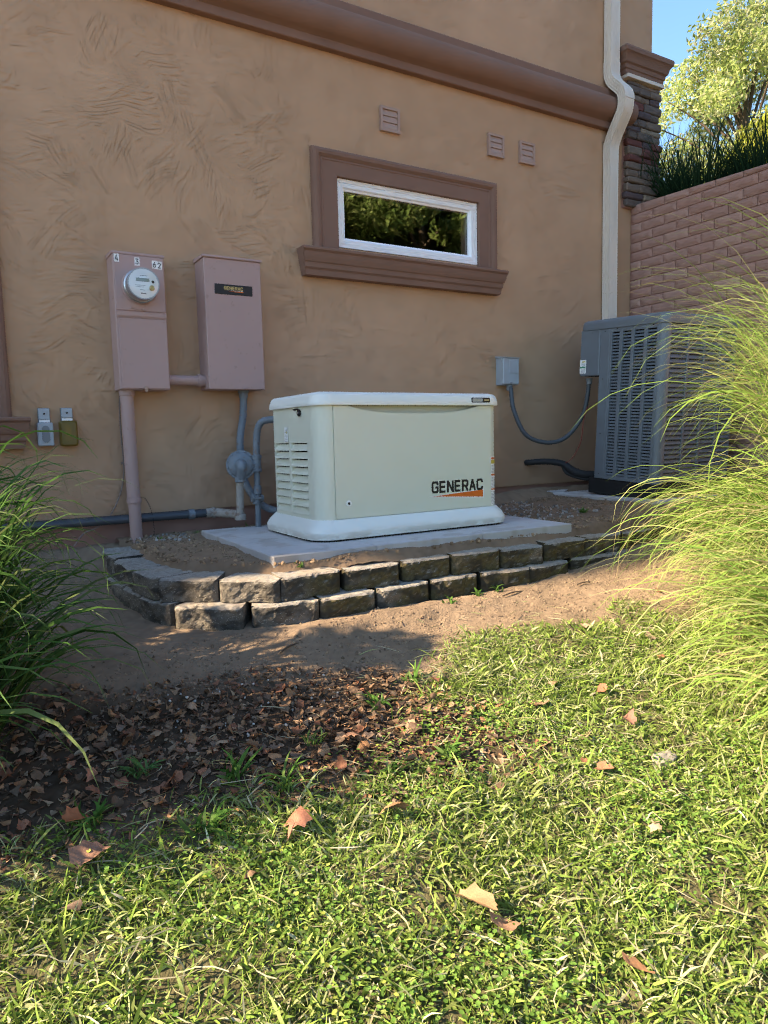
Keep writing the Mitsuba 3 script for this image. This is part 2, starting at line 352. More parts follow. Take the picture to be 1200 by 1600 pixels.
addc('terrace_soil', tm(v, f), 'm_ground', tc, kind='structure', label='raked brown soil filling the low terrace round the pad', category='soil')

# ---------------------------------------------------------------- house
H = 'house'
labels[H] = {'label': 'tan stucco house with brown trim rising behind the generator', 'category': 'house'}
WO = (2.255, 3.436, 1.784, 2.231)          # the small window's opening
LO = (-1.15, .06, .672, 2.1)               # the window at the left edge
def wall_front():
    p = Polygon([(-6.7, .105), (5.36, .105), (5.36, 9.2), (-6.7, 9.2)]).difference(sbox(*[WO[i] for i in (0, 2, 1, 3)])).difference(sbox(*[LO[i] for i in (0, 2, 1, 3)]))
    return plate_xz(p, 0.0, .2)
add(H + '__wall', cat(wall_front(), bx(5.16, 5.36, .2, 8.8, 1.9, 9.2), bx(-6.7, -6.5, .2, 8.8, -.3, 9.2), bx(-6.7, 5.36, 8.8, 9.0, -.3, 9.2)), 'm_stucco')
add(H + '__roof', bx(-6.7, 5.36, .0, 9.0, 9.2, 9.45), 'm_trim')
add(H + '__foundation', bx(-6.7, 5.36, .016, .22, -.7, .108), 'm_found')
add(H + '__footing', bx(3.35, 5.1, -.16, .014, -.14, .022, .006), 'm_found')
add(H + '__floor', cat(bx(-6.49, 5.15, .23, 8.79, -.3, .05), bx(-6.49, 5.15, .9, .95, .05, 3.0), bx(-6.49, 5.15, .21, .95, 2.9, 3.0)), 'm_dark')  # floor, partition and ceiling painted near-black, standing in for the unlit room
# cornice band
def arc(cy, cz, ry, rz, a0, a1, n=12): return [(cy + ry * math.cos(math.radians(a)), cz + rz * math.sin(math.radians(a))) for a in np.linspace(a0, a1, n)]
prof = [(.003, 3.0), (-.045, 3.0), (-.05, 3.004), (-.05, 3.052), (-.062, 3.058)] + arc(-.04, 3.152, .105, .094, 255, 105, 16) + [(-.062, 3.25), (-.062, 3.298), (-.055, 3.306), (.003, 3.306)]
add(H + '__cornice', prof_x(prof, -6.69, 5.03), 'm_trim', 28)

def window(tag, O, x0, x1, ztop, sx0, sx1, sz0, sz1):
    """tag: the part's key; opening O; trim from x0 to x1 up to ztop; sill sx0..sx1, sz0..sz1."""
    w = num(H + '__' + tag)
    labels[w] = {}
    del labels[w]
    X0, X1, Z0, Z1 = O
    bead = [(0, .0), (0, -.03), (.008, -.043), (.022, -.05), (.040, -.047), (.052, -.036), (.058, -.030), (.064, -.034), (.070, -.034), (.074, -.030), (None, -.030), (None, .015)]
    dl, dr_, dt = X0 - x0, x1 - X1, ztop - Z1
    st = []
    P = lambda d, y, full: d if d is not None else full
    st.append([(x0 + P(d, y, dl), y, sz1 - .004) for d, y in bead])
    st.append([(x0 + P(d, y, dl), y, ztop - P(d, y, dt)) for d, y in bead])
    st.append([(x1 - P(d, y, dr_), y, ztop - P(d, y, dt)) for d, y in bead])
    st.append([(x1 - P(d, y, dr_), y, sz1 - .004) for d, y in bead])
    add(w + '__trim', loft(st), 'm_trim', 25)
    prof = [(.0, sz1), (-.115, sz1), (-.122, sz1 - .006), (-.122, sz1 - .018), (-.112, sz1 - .026), (-.108, sz1 - .030), (-.105, sz1 - .06), (-.092, sz1 - .088), (-.086, sz1 - .092),
            (-.084, sz1 - .096), (-.082, sz1 - .122), (-.074, sz1 - .130), (-.070, sz1 - .134), (-.066, sz0), (.0, sz0)]
    k = 0; pts = A(prof)
    # the sill's ends return like its front: each station is drawn in by the profile's depth
    L = np.stack([sx0 + (.122 + pts[:, 0]) * .62, pts[:, 0], pts[:, 1]], 1); R = np.stack([sx1 - (.122 + pts[:, 0]) * .62, pts[:, 0], pts[:, 1]], 1)
    L[0, 0] = L[-1, 0] = 0; L[0, 0] = L[1, 0]; L[-1, 0] = L[-2, 0]; R[0, 0] = R[1, 0]; R[-1, 0] = R[-2, 0]
    add(w + '__sill', loft([L, R]), 'm_trim', 25)
    fr = lambda a, b, c, d, t: Polygon([(a, c), (b, c), (b, d), (a, d)], [[(a + t, c + t), (b - t, c + t), (b - t, d - t), (a + t, d - t)]])
    g = .003
    add(w + '__frame', cat(plate_xz(fr(X0 + g, X1 - g, Z0 + g, Z1 - g, .022), -.004, .09), plate_xz(fr(X0 + .02, X1 - .02, Z0 + .02, Z1 - .02, .010), .006, .09)), 'm_vinyl')
    a, b, c, d = X0 + .027, X1 - .027, Z0 + .027, Z1 - .027
    sash = [(0, .03), (0, .001), (.004, -.002), (.026, .000), (.030, .004), (.034, .012), (.044, .016), (.044, .03)]
    st = [[(a + q, y, c + q) for q, y in sash], [(a + q, y, d - q) for q, y in sash], [(b - q, y, d - q) for q, y in sash], [(b - q, y, c + q) for q, y in sash]]
    add(w + '__sash', loft(st + [st[0]], caps=False), 'm_vinyl', 25)
    q = .040
    for y in (.022, .036):
        add(w + '__pane', tm([(a + q, y, c + q), (b - q, y, c + q), (b - q, y, d - q), (a + q, y, d - q)], [(0, 1, 2), (0, 2, 3)]), 'm_glass')
window('window', WO, 2.075, 3.602, 2.392, 1.955, 3.640, 1.573, 1.742)
window('window', LO, -1.40, .252, 2.36, -1.48, .335, .505, .672)

# little louvred vents
for x0, x1 in ((2.606, 2.760), (3.538, 3.688), (3.846, 3.998)):
    w = num(H + '__vent'); z0, z1 = 2.588, 2.748
    add(w + '__frame', plate_xz(Polygon([(x0, z0), (x1, z0), (x1, z1), (x0, z1)], [[(x0 + .017, z0 + .017), (x1 - .017, z0 + .017), (x1 - .017, z1 - .017), (x0 + .017, z1 - .017)]]), -.024, .004), 'm_vent')
    add(w + '__backing', bx(x0 + .014, x1 - .014, -.006, .004, z0 + .014, z1 - .014), 'm_vent')
    for k in range(3):
        zz = z0 + .019 + k * .0415
        add(w + '__slat', prof_x([(-.007, zz + .001), (-.019, zz + .001), (-.019, zz + .008), (-.013, zz + .0405), (-.007, zz + .0405)], x0 + .018, x1 - .018), 'm_vent')

# stone clad corner with its cap
PI_ = H + '__corner_pier'
add(PI_ + '__core', bx(5.0, 5.375, -.032, .34, 2.416, 3.43), 'm_mortar')
z, row = 2.42, 0
hs = [.062, .055, .072, .050, .066, .060, .052, .070, .058, .064, .048, .066, .058, .072, .054, .060, .066]
prng = np.random.default_rng(5)
def stone(x0, x1, y0, y1, z0, z1, sd):
    m = bx(x0, x1, y0, y1, z0, z1, .009).subdivide()
    v = m.vertices; n = meshkit.noise(v * 33 + sd, 3) - .5
    c = v.mean(0); m.vertices = v + (v - c) / (np.linalg.norm(v - c, axis=1, keepdims=True) + 1e-9) * n[:, None] * .014
    return m
si = 0
while z < 3.40:
    h = min(hs[row % len(hs)], 3.424 - z)
    cuts = [4.985 + prng.uniform(-.01, .012)]
    while cuts[-1] < 5.30: cuts.append(cuts[-1] + prng.uniform(.09, .22))
    cuts[-1] = 5.395 + prng.uniform(-.012, .022)
    if len(cuts) > 2 and cuts[-1] - cuts[-2] < .06: cuts.pop(-2)
    for a, b in zip(cuts[:-1], cuts[1:]):
        last = b is cuts[-1]
        add(PI_ + '__stone', stone(a + .002, b - .002, -.062 - prng.uniform(0, .022), .10 if b > 5.3 else -.02, z + .0015, z + h - .0015, si), STONES[int(prng.choice(5, p=[.3, .25, .2, .12, .13]))], 35)
        si += 1
    z += h; row += 1
# the side of the corner, seen only from the right
z, row = 2.42, 0
while z < 3.40:
    h = min(hs[row % len(hs)], 3.424 - z); a = .102
    while a < .33:
        b = min(a + prng.uniform(.09, .2), .345)
        add(PI_ + '__stone', stone(5.33, 5.40 + prng.uniform(-.008, .016), a + .002, b - .002, z + .0015, z + h - .0015, si), STONES[si * 7 % 5], 35); a = b; si += 1
    z += h; row += 1
cx0, cx1, cy0, cy1 = 4.965, 5.41, -.062, .36
capr = [(.000, 3.462), (.012, 3.464), (.014, 3.50), (.022, 3.505), (.026, 3.535), (.040, 3.545), (.050, 3.585), (.064, 3.605), (.074, 3.612), (.076, 3.640), (.070, 3.655), (.012, 3.662)]
add(PI_ + '__cap', loft([ring(cx0 - d, cx1 + d, cy0 - d, cy1 + d, .002, zz, 1) for d, zz in capr]), 'm_trim', 25)
add(PI_ + '__cap_strip', bx(cx0 - .006, cx1 + .006, cy0 - .03, cy1 + .006, 3.432, 3.461, .002), 'm_down')

# downspout: a ribbed rectangular pipe that jogs out round the cornice
D = thing('downspout', 'cream ribbed metal downspout jogging around the brown cornice', 'downspout')
def dsec(cx, yb, z, w=.104, d=.074, n=(0, 0, 1)):
    P = []
    ribs = [(0, 0), (.06, .0), (.10, .05), (.16, .05), (.20, 0), (.30, .0), (.34, .05), (.40, .05), (.44, 0), (.56, 0), (.60, .05), (.66, .05), (.70, 0), (.80, 0), (.84, .05), (.90, .05), (.94, 0), (1, 0)]
    for u, e in ribs: P.append((cx - w / 2 + u * w, yb - d + e * .09))
    for u, e in ribs: P.append((cx + w / 2 - e * .09, yb - d + u * d))
    for u, e in ribs: P.append((cx + w / 2 - u * w, yb - e * .05))
    for u, e in ribs: P.append((cx - w / 2 + e * .09, yb - u * d))
    return np.c_[A(P), np.full(len(P), z)]
def dpipe(path, w=.104, d=.074):
    R = []
    for i, (yb, z) in enumerate(path):
        a = path[min(i + 1, len(path) - 1)]; b = path[max(i - 1, 0)]
        t = A([0, a[0] - b[0], a[1] - b[1]]); t /= np.linalg.norm(t)
        r = dsec(4.812, 0, 0, w, d); c = A([0, yb - d / 2, z])
        nrm = np.cross([1.0, 0, 0], t)
        R.append(np.stack([r[:, 0], np.zeros(len(r)), np.zeros(len(r))], 1) + c - (r[:, 1] + d / 2)[:, None] * nrm * 1.0)
    return loft(R)
add(D + '__pipe', dpipe([(-.012, 9.0), (-.012, 3.50)]), 'm_down')
add(D + '__elbow', dpipe([(-.010, 3.52), (-.010, 3.44), (-.014, 3.41), (-.030, 3.37), (-.055, 3.335), (-.120, 3.27), (-.145, 3.24), (-.158, 3.205), (-.162, 3.17)], .108, .078), 'm_down', 30)
add(D + '__elbow', dpipe([(-.162, 3.175), (-.158, 3.13), (-.146, 3.09), (-.120, 3.05), (-.055, 2.955), (-.030, 2.91), (-.014, 2.87), (-.010, 2.83), (-.010, 2.74)], .105, .075), 'm_down', 30)
add(D + '__pipe', dpipe([(-.012, 2.755), (-.012, .30), (-.02, .2), (-.06, .12)], .102, .072), 'm_down')

# ---------------------------------------------------------------- brick retaining wall
R = thing('retaining_wall', 'pinkish brown split-face brick retaining wall at a right angle to the house', 'wall')
XW, BH, BL = 5.12, .0784, .2285
def top_z(y): return 2.445 + .035 * y
core = [(0.0, -.4), (-9.0, -.4), (-9.0, top_z(-9) + .25), (-1.6, top_z(-1.6) - .03), (0.0, top_z(0) - .03)]
m = trimesh.creation.extrude_polygon(Polygon(core), .232, engine='earcut'); vv = m.vertices.copy(); m.vertices = np.stack([XW + .006 + vv[:, 2], vv[:, 0], vv[:, 1]], 1)
add(R + '__core', m, 'm_mortar')
def brick(y0, y1, z0, z1, sd, zt=None):
    """A split-faced brick: its face towards -x is uneven."""
    ny, nzz = 8, 4
    r = np.random.default_rng(sd)
    yy, zz = np.meshgrid(np.linspace(y0, y1, ny), np.linspace(0, 1, nzz), indexing='ij')
    zs = z0 + (z1 - z0) * zz
    if zt is not None: zs = z0 + (np.minimum(zt(yy), z1) - z0) * zz
    e = np.minimum(1, np.minimum(np.minimum(np.arange(ny), np.arange(ny)[::-1])[:, None] / .9, np.minimum(np.arange(nzz), np.arange(nzz)[::-1])[None] / .9))
    x = XW - .003 - e * (.007 + r.uniform(0, .0028, (ny, nzz)))
    v = np.vstack([np.stack([x, yy, zs], -1).reshape(-1, 3)])
    i, j = np.meshgrid(np.arange(ny - 1), np.arange(nzz - 1), indexing='ij'); a = (i * nzz + j).ravel()
    f = [np.stack([a, a + nzz, a + nzz + 1], 1), np.stack([a, a + nzz + 1, a + 1], 1)]
    b = [i * nzz for i in range(ny)] + [(ny - 1) * nzz + j for j in range(1, nzz)] + [i * nzz + nzz - 1 for i in range(ny - 2, -1, -1)] + [j for j in range(nzz - 2, 0, -1)]
    back = v[b].copy(); back[:, 0] = XW + .012; n0 = len(v); v = np.vstack([v, back]); q = len(b)
    k = np.arange(q); k2 = (k + 1) % q; b = A(b)
    f += [np.stack([b[k], n0 + k, n0 + k2], 1), np.stack([b[k], n0 + k2, b[k2]], 1)]
    return tm(v, np.vstack(f))
rest = []
ncs = 32
for c in range(ncs):
    z1 = 2.365 - (c - 1) * BH if c else 2.47
    z0 = 2.365 - c * BH
    if c == 0: z0, z1 = 2.365, 2.445
    y = -.002 if True else 0
    y1 = -.004
    L = (.229 if c % 2 else .114)
    k = 0
    while y1 > -5.0:
        y0 = y1 - L + .006
        bm = brick(y0, y1, z0 + .004, z1 - .004, c * 100 + k, (lambda yy: top_z(yy)) if c == 0 else None)
        if c == 0 and top_z(y0) - z0 < .03: break
        if y1 > -2.0 and c < 20: add(R + '__brick', bm, f'm_brick{(c * 7 + k * 5 + c * k) % 4}')
        else: rest.append(bm)
        y1 -= L; L = BL; k += 1
add(R + '__brickwork', cat(*rest), 'm_brick0', kind='stuff')
m = trimesh.creation.extrude_polygon(Polygon([(0.0, top_z(0) - .045), (-1.6, top_z(-1.6) - .045), (-1.6, top_z(-1.6)), (0.0, top_z(0))]), .25, engine='earcut'); vv = m.vertices.copy()
m.vertices = np.stack([XW + .014 + vv[:, 2], vv[:, 0], vv[:, 1] - .004], 1)
add(R + '__coping', m, 'm_mortar')

# ---------------------------------------------------------------- garden wall of concrete blocks
Wl = thing('garden_wall', 'low two-course wall of mossy grey concrete blocks edging the terrace', 'wall')
def block(a, b, z0, z1, depth, sd, rough=1.0):
    """A tapered block: a, b are the ends of its front top edge (left, right as seen from the front), split face in front."""
    a, b = A(a, float), A(b, float); L = np.linalg.norm(b - a); u = (b - a) / L; n = A([u[1], -u[0]])   # n points out of the face
    r = np.random.default_rng(sd)
    nx, nzz = 26, 12
    s, t = np.meshgrid(np.linspace(0, 1, nx), np.linspace(0, 1, nzz), indexing='ij')
    ed = np.minimum(np.minimum(s, 1 - s) * L / .022, np.minimum((t + .15), (1 - t)) * (z1 - z0) / .014)
    bul = np.clip(ed, 0, 1); bul = 1 - (1 - bul) ** 2
    P3 = np.stack([s * L * 16 + sd * 7.1, t * 1.7, s * 0], -1)
    o = bul * .018 + rough * (.028 * (meshkit.fbm(P3 * .8, 3, sd % 7) - .5) + .022 * (meshkit.fbm(P3 * 2.6, 4, 3) - .5)) * np.clip(ed * 1.4, .15, 1)
    o = o - .018
    zz = z0 + (z1 - z0) * t + .009 * (meshkit.fbm(P3 * 1.6, 3, 9) - .6) * (t > .95)
    P = a[None, None] + u * (s * L)[..., None] + n * o[..., None]
    v = np.concatenate([P, zz[..., None]], -1).reshape(-1, 3)
    i, j = np.meshgrid(np.arange(nx - 1), np.arange(nzz - 1), indexing='ij'); q = (i * nzz + j).ravel()
    f = [np.stack([q, q + nzz, q + nzz + 1], 1), np.stack([q, q + nzz + 1, q + 1], 1)]
    bd = [i * nzz for i in range(nx)] + [(nx - 1) * nzz + j for j in range(1, nzz)] + [i * nzz + nzz - 1 for i in range(nx - 2, -1, -1)] + [j for j in range(nzz - 2, 0, -1)]
    back = v[bd].copy(); sb = (back[:, :2] - a) @ u / L
    back[:, :2] = a + u * (L * (.5 + (sb - .5) * .80))[:, None] - n * depth
    n0 = len(v); v = np.vstack([v, back]); k = np.arange(len(bd)); k2 = (k + 1) % len(bd); bd = A(bd)
    v = np.vstack([v, back.mean(0)])
    f += [np.stack([bd[k], n0 + k, n0 + k2], 1), np.stack([bd[k], n0 + k2, bd[k2]], 1), np.stack([n0 + k, k * 0 + len(v) - 1, n0 + k2], 1)]
    return tm(v, np.vstack(f))
topc = [((.650, .02), (.637, -.215)), ((.637, -.222), (.636, -.505)), ((.637, -.512), (.645, -.868)), ((.646, -.880), (.686, -1.200)), ((.690, -1.212), (.899, -1.383)), ((.906, -1.388), (1.118, -1.550)),
        ((1.136, -1.552), (1.431, -1.528)), ((1.452, -1.531), (1.737, -1.540)), ((1.770, -1.516), (2.044, -1.523)), ((2.053, -1.530), (2.347, -1.542)), ((2.352, -1.545), (2.633, -1.556)),
        ((2.668, -1.533), (2.970, -1.537)), ((2.976, -1.535), (3.287, -1.519)), ((3.322, -1.500), (3.612, -1.480)), ((3.622, -1.47), (3.92, -1.43))]
for i, (a, b) in enumerate(topc):
    w = .004 * math.sin(i * 2.3)
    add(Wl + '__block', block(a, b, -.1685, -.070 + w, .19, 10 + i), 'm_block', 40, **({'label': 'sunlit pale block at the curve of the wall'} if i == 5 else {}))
botc = [((.600, -.12), (.602, -.415)), ((.602, -.425), (.628, -.740)), ((.628, -.748), (.646, -1.015)), ((.648, -1.022), (.705, -1.285)), ((.722, -1.335), (.955, -1.535)), ((.998, -1.545), (1.282, -1.603)),
        ((1.294, -1.600), (1.570, -1.594)), ((1.592, -1.585), (1.883, -1.572)), ((1.903, -1.564), (2.172, -1.576)), ((2.198, -1.580), (2.496, -1.602)), ((2.500, -1.602), (2.790, -1.584)), ((2.850, -1.548), (3.135, -1.590)), ((3.14, -1.58), (3.43, -1.55))]
for i, (a, b) in enumerate(botc):
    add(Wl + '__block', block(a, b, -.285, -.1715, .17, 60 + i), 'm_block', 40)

# ---------------------------------------------------------------- concrete pad
P = thing('concrete_pad', 'pale grey concrete pad under the generator, one corner towards the garden wall', 'slab')
def padq(x0, x1, y0, y1): return bx(x0, x1, y0, y1, -.075, 0.0, .004)
pad = [padq(1.165, 1.6925, -1.385, -.898), padq(1.6945, 2.342, -1.385, -.898), padq(2.344, 2.985, -1.385, -.898), padq(1.165, 1.6925, -.896, -.225), padq(1.6945, 2.342, -.896, -.225), padq(2.344, 2.985, -.896, -.225)]
for m in pad:
    v = m.vertices.copy(); s, c = math.sin(math.radians(-.8)), math.cos(math.radians(-.8)); v[:, 0] -= 1.165; v[:, 1] += 1.385
    v = np.stack([1.165 + c * v[:, 0] - s * v[:, 1], -1.385 + s * v[:, 0] + c * v[:, 1], v[:, 2]], 1); m.vertices = v
    add(P + '__slab', m, 'm_pad')

# ---------------------------------------------------------------- generator
g = thing('generator', 'off-white standby generator with louvred end and black lettering on the concrete pad', 'generator')
GX0, GX1, GY0, GY1 = 1.525, 2.697, -1.126, -.49
def grr(d, z, r=.085): return ring(GX0 - d, GX1 + d, GY0 - d, GY1 + d, max(r + d, .01), z, 8)
body = loft([grr(-.002, .10), grr(-.002, .69)])
lv0, lv1, lz0, lz1 = -1.000, -.575, .125, .500
body = cut(body, bx(GX0 - .1, GX0 + .028, lv0, lv1, lz0, lz1), bx(1.6145, 2.6275, GY0 - .05, GY0 + .012, .106, .686), bx(1.66, 2.58, GY0, GY0 + .045, .58, .6845))
add(g + '__body', body, 'm_gen', 30)
# front door with its curved upper edge, over a dark hand recess
n = 24
xx = np.linspace(1.70, 2.54, n); dip = .052 * np.sin(np.linspace(0, np.pi, n)) ** .8
dip = .040 * (1 - np.abs(np.linspace(-1, 1, n)) ** 3)
edge = [(x, .683 - d) for x, d in zip(xx, dip)]
door = Polygon([(1.617, .109), (2.625, .109), (2.625, .683)] + edge[::-1] + [(1.617, .683)])
dm = plate_xz(door, GY0 - .002, GY0 + .009)
d = add(g + '__door', dm, 'm_gen')
# lid
lid = [(.004, .690), (.016, .686), (.018, .694), (.016, .712), (.006, .738), (-.006, .748), (-.030, .754), (-.09, .757)]
add(g + '__lid', loft([grr(d_, z_, .080) for d_, z_ in lid]), 'm_genlid', 22)
add(g + '__lid_seam', bx(GX0 + .05, GX1 - .05, GY0 + .02, GY1 - .02, .684, .691), 'm_black')
# skirt
base = [(.022, .0035), (.052, .012), (.056, .040), (.054, .050), (.040, .074), (.014, .098), (.006, .106), (-.01, .107)]
add(g + '__skirt', loft([grr(d_, z_, .080) for d_, z_ in base]), 'm_genlid', 22)
add(g + '__foot_gasket', loft([grr(.030, .0005, .08), grr(.030, .006, .08)]), 'm_black')
# louvres in the left end: two columns of nine
add(g + '__louvre_backing', bx(GX0 + .0245, GX0 + .0275, lv0 + .002, lv1 - .002, lz0 + .002, lz1 - .002), 'm_dark')
mid = (lv0 + lv1) / 2
add(g + '__louvre_mullion', bx(GX0 - .004, GX0 + .024, mid - .012, mid + .012, lz0, lz1, .002), 'm_gen')
ph = (lz1 - lz0) / 9
for y0, y1 in ((lv0 + .002, mid - .0125), (mid + .0125, lv1 - .002)):
    for k in range(9):
        zb = lz0 + k * ph + .001
        pf = Polygon([(GX0 - .005, zb), (GX0 - .003, zb + .004), (GX0 + .017, zb + ph * .84), (GX0 + .022, zb + ph * .84), (GX0 + .022, zb)])
        m = trimesh.creation.extrude_polygon(pf, y1 - y0, engine='earcut'); q = m.vertices.copy(); m.vertices = np.stack([q[:, 0], y0 + q[:, 2], q[:, 1]], 1)
        if m.volume < 0: m.invert()
        add(g + '__louvre', m, 'm_gen')
# lock, labels, badge, key lock and lettering
add(g + '__lid_latch', cat(lathe((GX0 - .002, -.925, .655), (-1, 0, 0), [(.018, 0), (.018, .006), (.013, .009)], 20), bx(GX0 - .006, GX0 - .002, -.918, -.852, .671, .678)), 'm_black', 30)
add(g + '__latch_cylinder', lathe((GX0 - .010, -.925, .655), (-1, 0, 0), [(.007, 0), (.007, .003)], 14), 'm_steel', 30)
dc = add(g + '__warning_label', bx(GX0 - .0036, GX0 - .0021, -.765, -.722, .505, .585), 'm_white')
add(dc + '__print', cat(*[bx(GX0 - .0044, GX0 - .0036, -.762, -.726 - .008 * (k % 3), .510 + k * .008, .5125 + k * .008) for k in range(9)], bx(GX0 - .0044, GX0 - .0036, -.760, -.742, .550, .566)), 'm_greyl')
add(dc + '__symbol', bx(GX0 - .0048, GX0 - .0044, -.757, -.745, .553, .563), 'm_yellow')
bd = add(g + '__badge', plate_xz(Polygon(rrect(2.478, 2.608, .701, .728, .008)), GY0 - .0185, GY0 - .012), 'm_black')
add(bd + '__plate', plate_xz(Polygon(rrect(2.483, 2.556, .705, .724, .006)), GY0 - .0195, GY0 - .0180), 'm_greyl')
add(bd + '__print', cat(bx(2.565, 2.602, GY0 - .0195, GY0 - .0183, .710, .719), bx(2.489, 2.549, GY0 - .0201, GY0 - .0193, .712, .717)), 'm_steel')
lk = add(g + '__key_lock', lathe((1.690, GY0 - .0025, .186), (0, -1, 0), [(.0155, 0), (.0155, .0025), (.013, .0035)], 24), 'm_white', 30)
add(lk + '__keyway', cat(lathe((1.690, GY0 - .006, .186), (0, -1, 0), [(.0075, 0), (.0075, .001)], 16), ), 'm_black')
lg = add(g + '__lettering', heavy('GENERAC', 2.206, .205, GY0 - .0022, .0470, .066, .0048, .0125, .0012), 'm_black')
add(g + '__orange_wedge', plate_xz(Polygon([(2.207, .188), (2.563, .207), (2.563, .166)]), GY0 - .0034, GY0 - .0022), 'm_orange')
add(g + '__wedge_outline', plate_xz(Polygon([(2.186, .1873), (2.569, .2125), (2.569, .1615)]).difference(Polygon([(2.207, .188), (2.563, .207), (2.563, .166)])), GY0 - .0028, GY0 - .0022), 'm_white')
sx0, sx1 = 2.634, 2.668
st = add(g + '__data_label', bx(sx0, sx1, GY0 + .0005, GY0 + .003, .116, .392), 'm_white')
# the label follows the rounded corner
def corner_strip(z0, z1, e, x0=2.636):
    an = np.linspace(-90, -30, 7); r = .083 + e; cx_, cy_ = GX1 - .002 - .083, GY0 + .002 + .083
    P2 = [(cx_ + r * math.cos(math.radians(t)), cy_ + r * math.sin(math.radians(t))) for t in an]
    v = [(x, y, z0) for x, y in P2] + [(x, y, z1) for x, y in P2]; k = len(P2)
    return tm(v, [(i, i + 1, k + i + 1) for i in range(k - 1)] + [(i, k + i + 1, k + i) for i in range(k - 1)])
scene[st] = mikit.ply(corner_strip(.112, .392, .0012), 'm_white', True)
add(st + '__orange_band', cat(corner_strip(.378, .388, .002), corner_strip(.283, .292, .002), corner_strip(.200, .208, .002)), 'm_orange', True)
add(st + '__yellow_symbol', cat(corner_strip(.352, .374, .002)), 'm_yellow', True)
add(st + '__print', cat(*[corner_strip(.212 + k * .0085, .2145 + k * .0085, .002) for k in range(8)], *[corner_strip(.298 + k * .0085, .3005 + k * .0085, .002) for k in range(6)], *[corner_strip(.120 + k * .0085, .1225 + k * .0085, .002) for k in range(9)]), 'm_greyl', True)

# ---------------------------------------------------------------- meter cabinet
c = thing('electric_meter_cabinet', 'pink painted electric meter cabinet with round glass meter and number stickers', 'meter box')
mx0, mx1, my, mz0, mz1 = .789, 1.065, -.16, .820, 1.555
add(c + '__case', bx(mx0, mx1, my, .004, mz0, mz1, .004), 'm_pink')
add(c + '__top_flange', prof_x([(.004, mz1 - .002), (my - .004, mz1 - .002), (my - .006, mz1 + .004), (my - .002, mz1 + .012), (.004, mz1 + .022)], mx0 - .004, mx1 + .004), 'm_pink')
add(c + '__upper_cover', bx(mx0 + .006, mx1 - .004, my - .006, my + .001, 1.252, mz1 - .004, .002), 'm_pink')
add(c + '__cross_strip', prof_x([(my, 1.212), (my - .004, 1.212), (my - .011, 1.224), (my - .011, 1.246), (my, 1.250)], mx0 + .006, mx1 - .002), 'm_pink')
dd = add(c + '__door', bx(mx0 + .012, mx1 - .004, my - .005, my + .001, mz0 + .006, 1.211, .002), 'm_pink')
add(dd + '__hasp', cat(bx(.918, .938, my - .014, my - .004, mz0 + .000, mz0 + .018, .002), lathe((.928, my - .010, mz0 - .006), (0, -1, 0), [(.008, 0), (.008, .003)], 12)), 'm_vent')
add(c + '__seal_hasp', cat(bx(.868, .880, my - .012, my - .004, 1.262, 1.276, .002), tube([(.876, my - .012, 1.268), (.905, my - .016, 1.258), (.938, my - .012, 1.262)], .0012, 6), bx(.932, .950, my - .013, my - .008, 1.253, 1.270, .002)), 'm_pink')
mc, mzc = .925, 1.383
M = c + '__meter'
add(M + '__socket_ring', lathe((mc, my - .002, mzc), (0, -1, 0), [(.098, 0), (.098, .012), (.092, .020), (.086, .020)], 40), 'm_pink', 30)
add(M + '__band', lathe((mc, my - .016, mzc), (0, -1, 0), [(.090, 0), (.092, .006), (.091, .022), (.0865, .026)], 40), 'm_steel', 30)
add(M + '__barrel', lathe((mc, my - .040, mzc), (0, -1, 0), [(.083, 0), (.082, .048), (.079, .064)], 40), 'm_pipe', 30)
fy = my - .1045
add(M + '__dial', lathe((mc, fy, mzc), (0, -1, 0), [(.0785, 0), (.0785, .001)], 40), 'm_meterface')
add(M + '__display', bx(mc - .040, mc + .030, fy - .004, fy - .0012, mzc + .010, mzc + .028, .001), 'm_lcd')
add(M + '__print', cat(*[bx(mc - .046, mc + .010 - .012 * (k % 2), fy - .0022, fy - .0012, mzc - .012 - k * .009, mzc - .0095 - k * .009) for k in range(2)],
                       bx(mc - .022, mc + .006, fy - .0022, fy - .0012, mzc - .036, mzc - .033), bx(mc - .018, mc + .012, fy - .0022, fy - .0012, mzc - .056, mzc - .050), bx(mc - .02, mc + .02, fy - .0022, fy - .0012, mzc + .040, mzc + .043)), 'm_grey')
add(M + '__optical_port', lathe((mc + .050, fy - .0012, mzc + .012), (0, -1, 0), [(.007, 0), (.007, .004)], 14), 'm_black')
add(M + '__reset_knob', cat(lathe((mc + .042, fy - .0012, mzc - .022), (0, -1, 0), [(.014, 0), (.014, .008), (.011, .010)], 16)), 'm_brass', 30)
dome = [(.0855, .040)] + [(.0855, .062), (.084, .092), (.080, .108), (.070, .114), (.03, .117)]
dm = lathe((mc, my, mzc), (0, -1, 0), dome, 40)
add(M + '__glass_cover', dm, 'm_dome', 35)
add(M + '__front_rim', lathe((mc, my - .1035, mzc), (0, -1, 0), [(.0795, 0), (.0845, .0), (.0845, .004), (.0795, .004), (.0795, 0)], 40), 'm_greyl', 30)
for s, x, zt in (('4', .797, 1.508), ('3', .905, 1.498), ('6', .999, 1.490), ('2', 1.026, 1.488)):
    p = add(c + '__number_sticker', bx(x, x + .0265, my - .0072, my - .006, zt, zt + .043), 'm_white')
    add(p + '__digit', text(s, x + .004, zt + .005, my - .0072, .033, .0175, .0008), 'm_black')

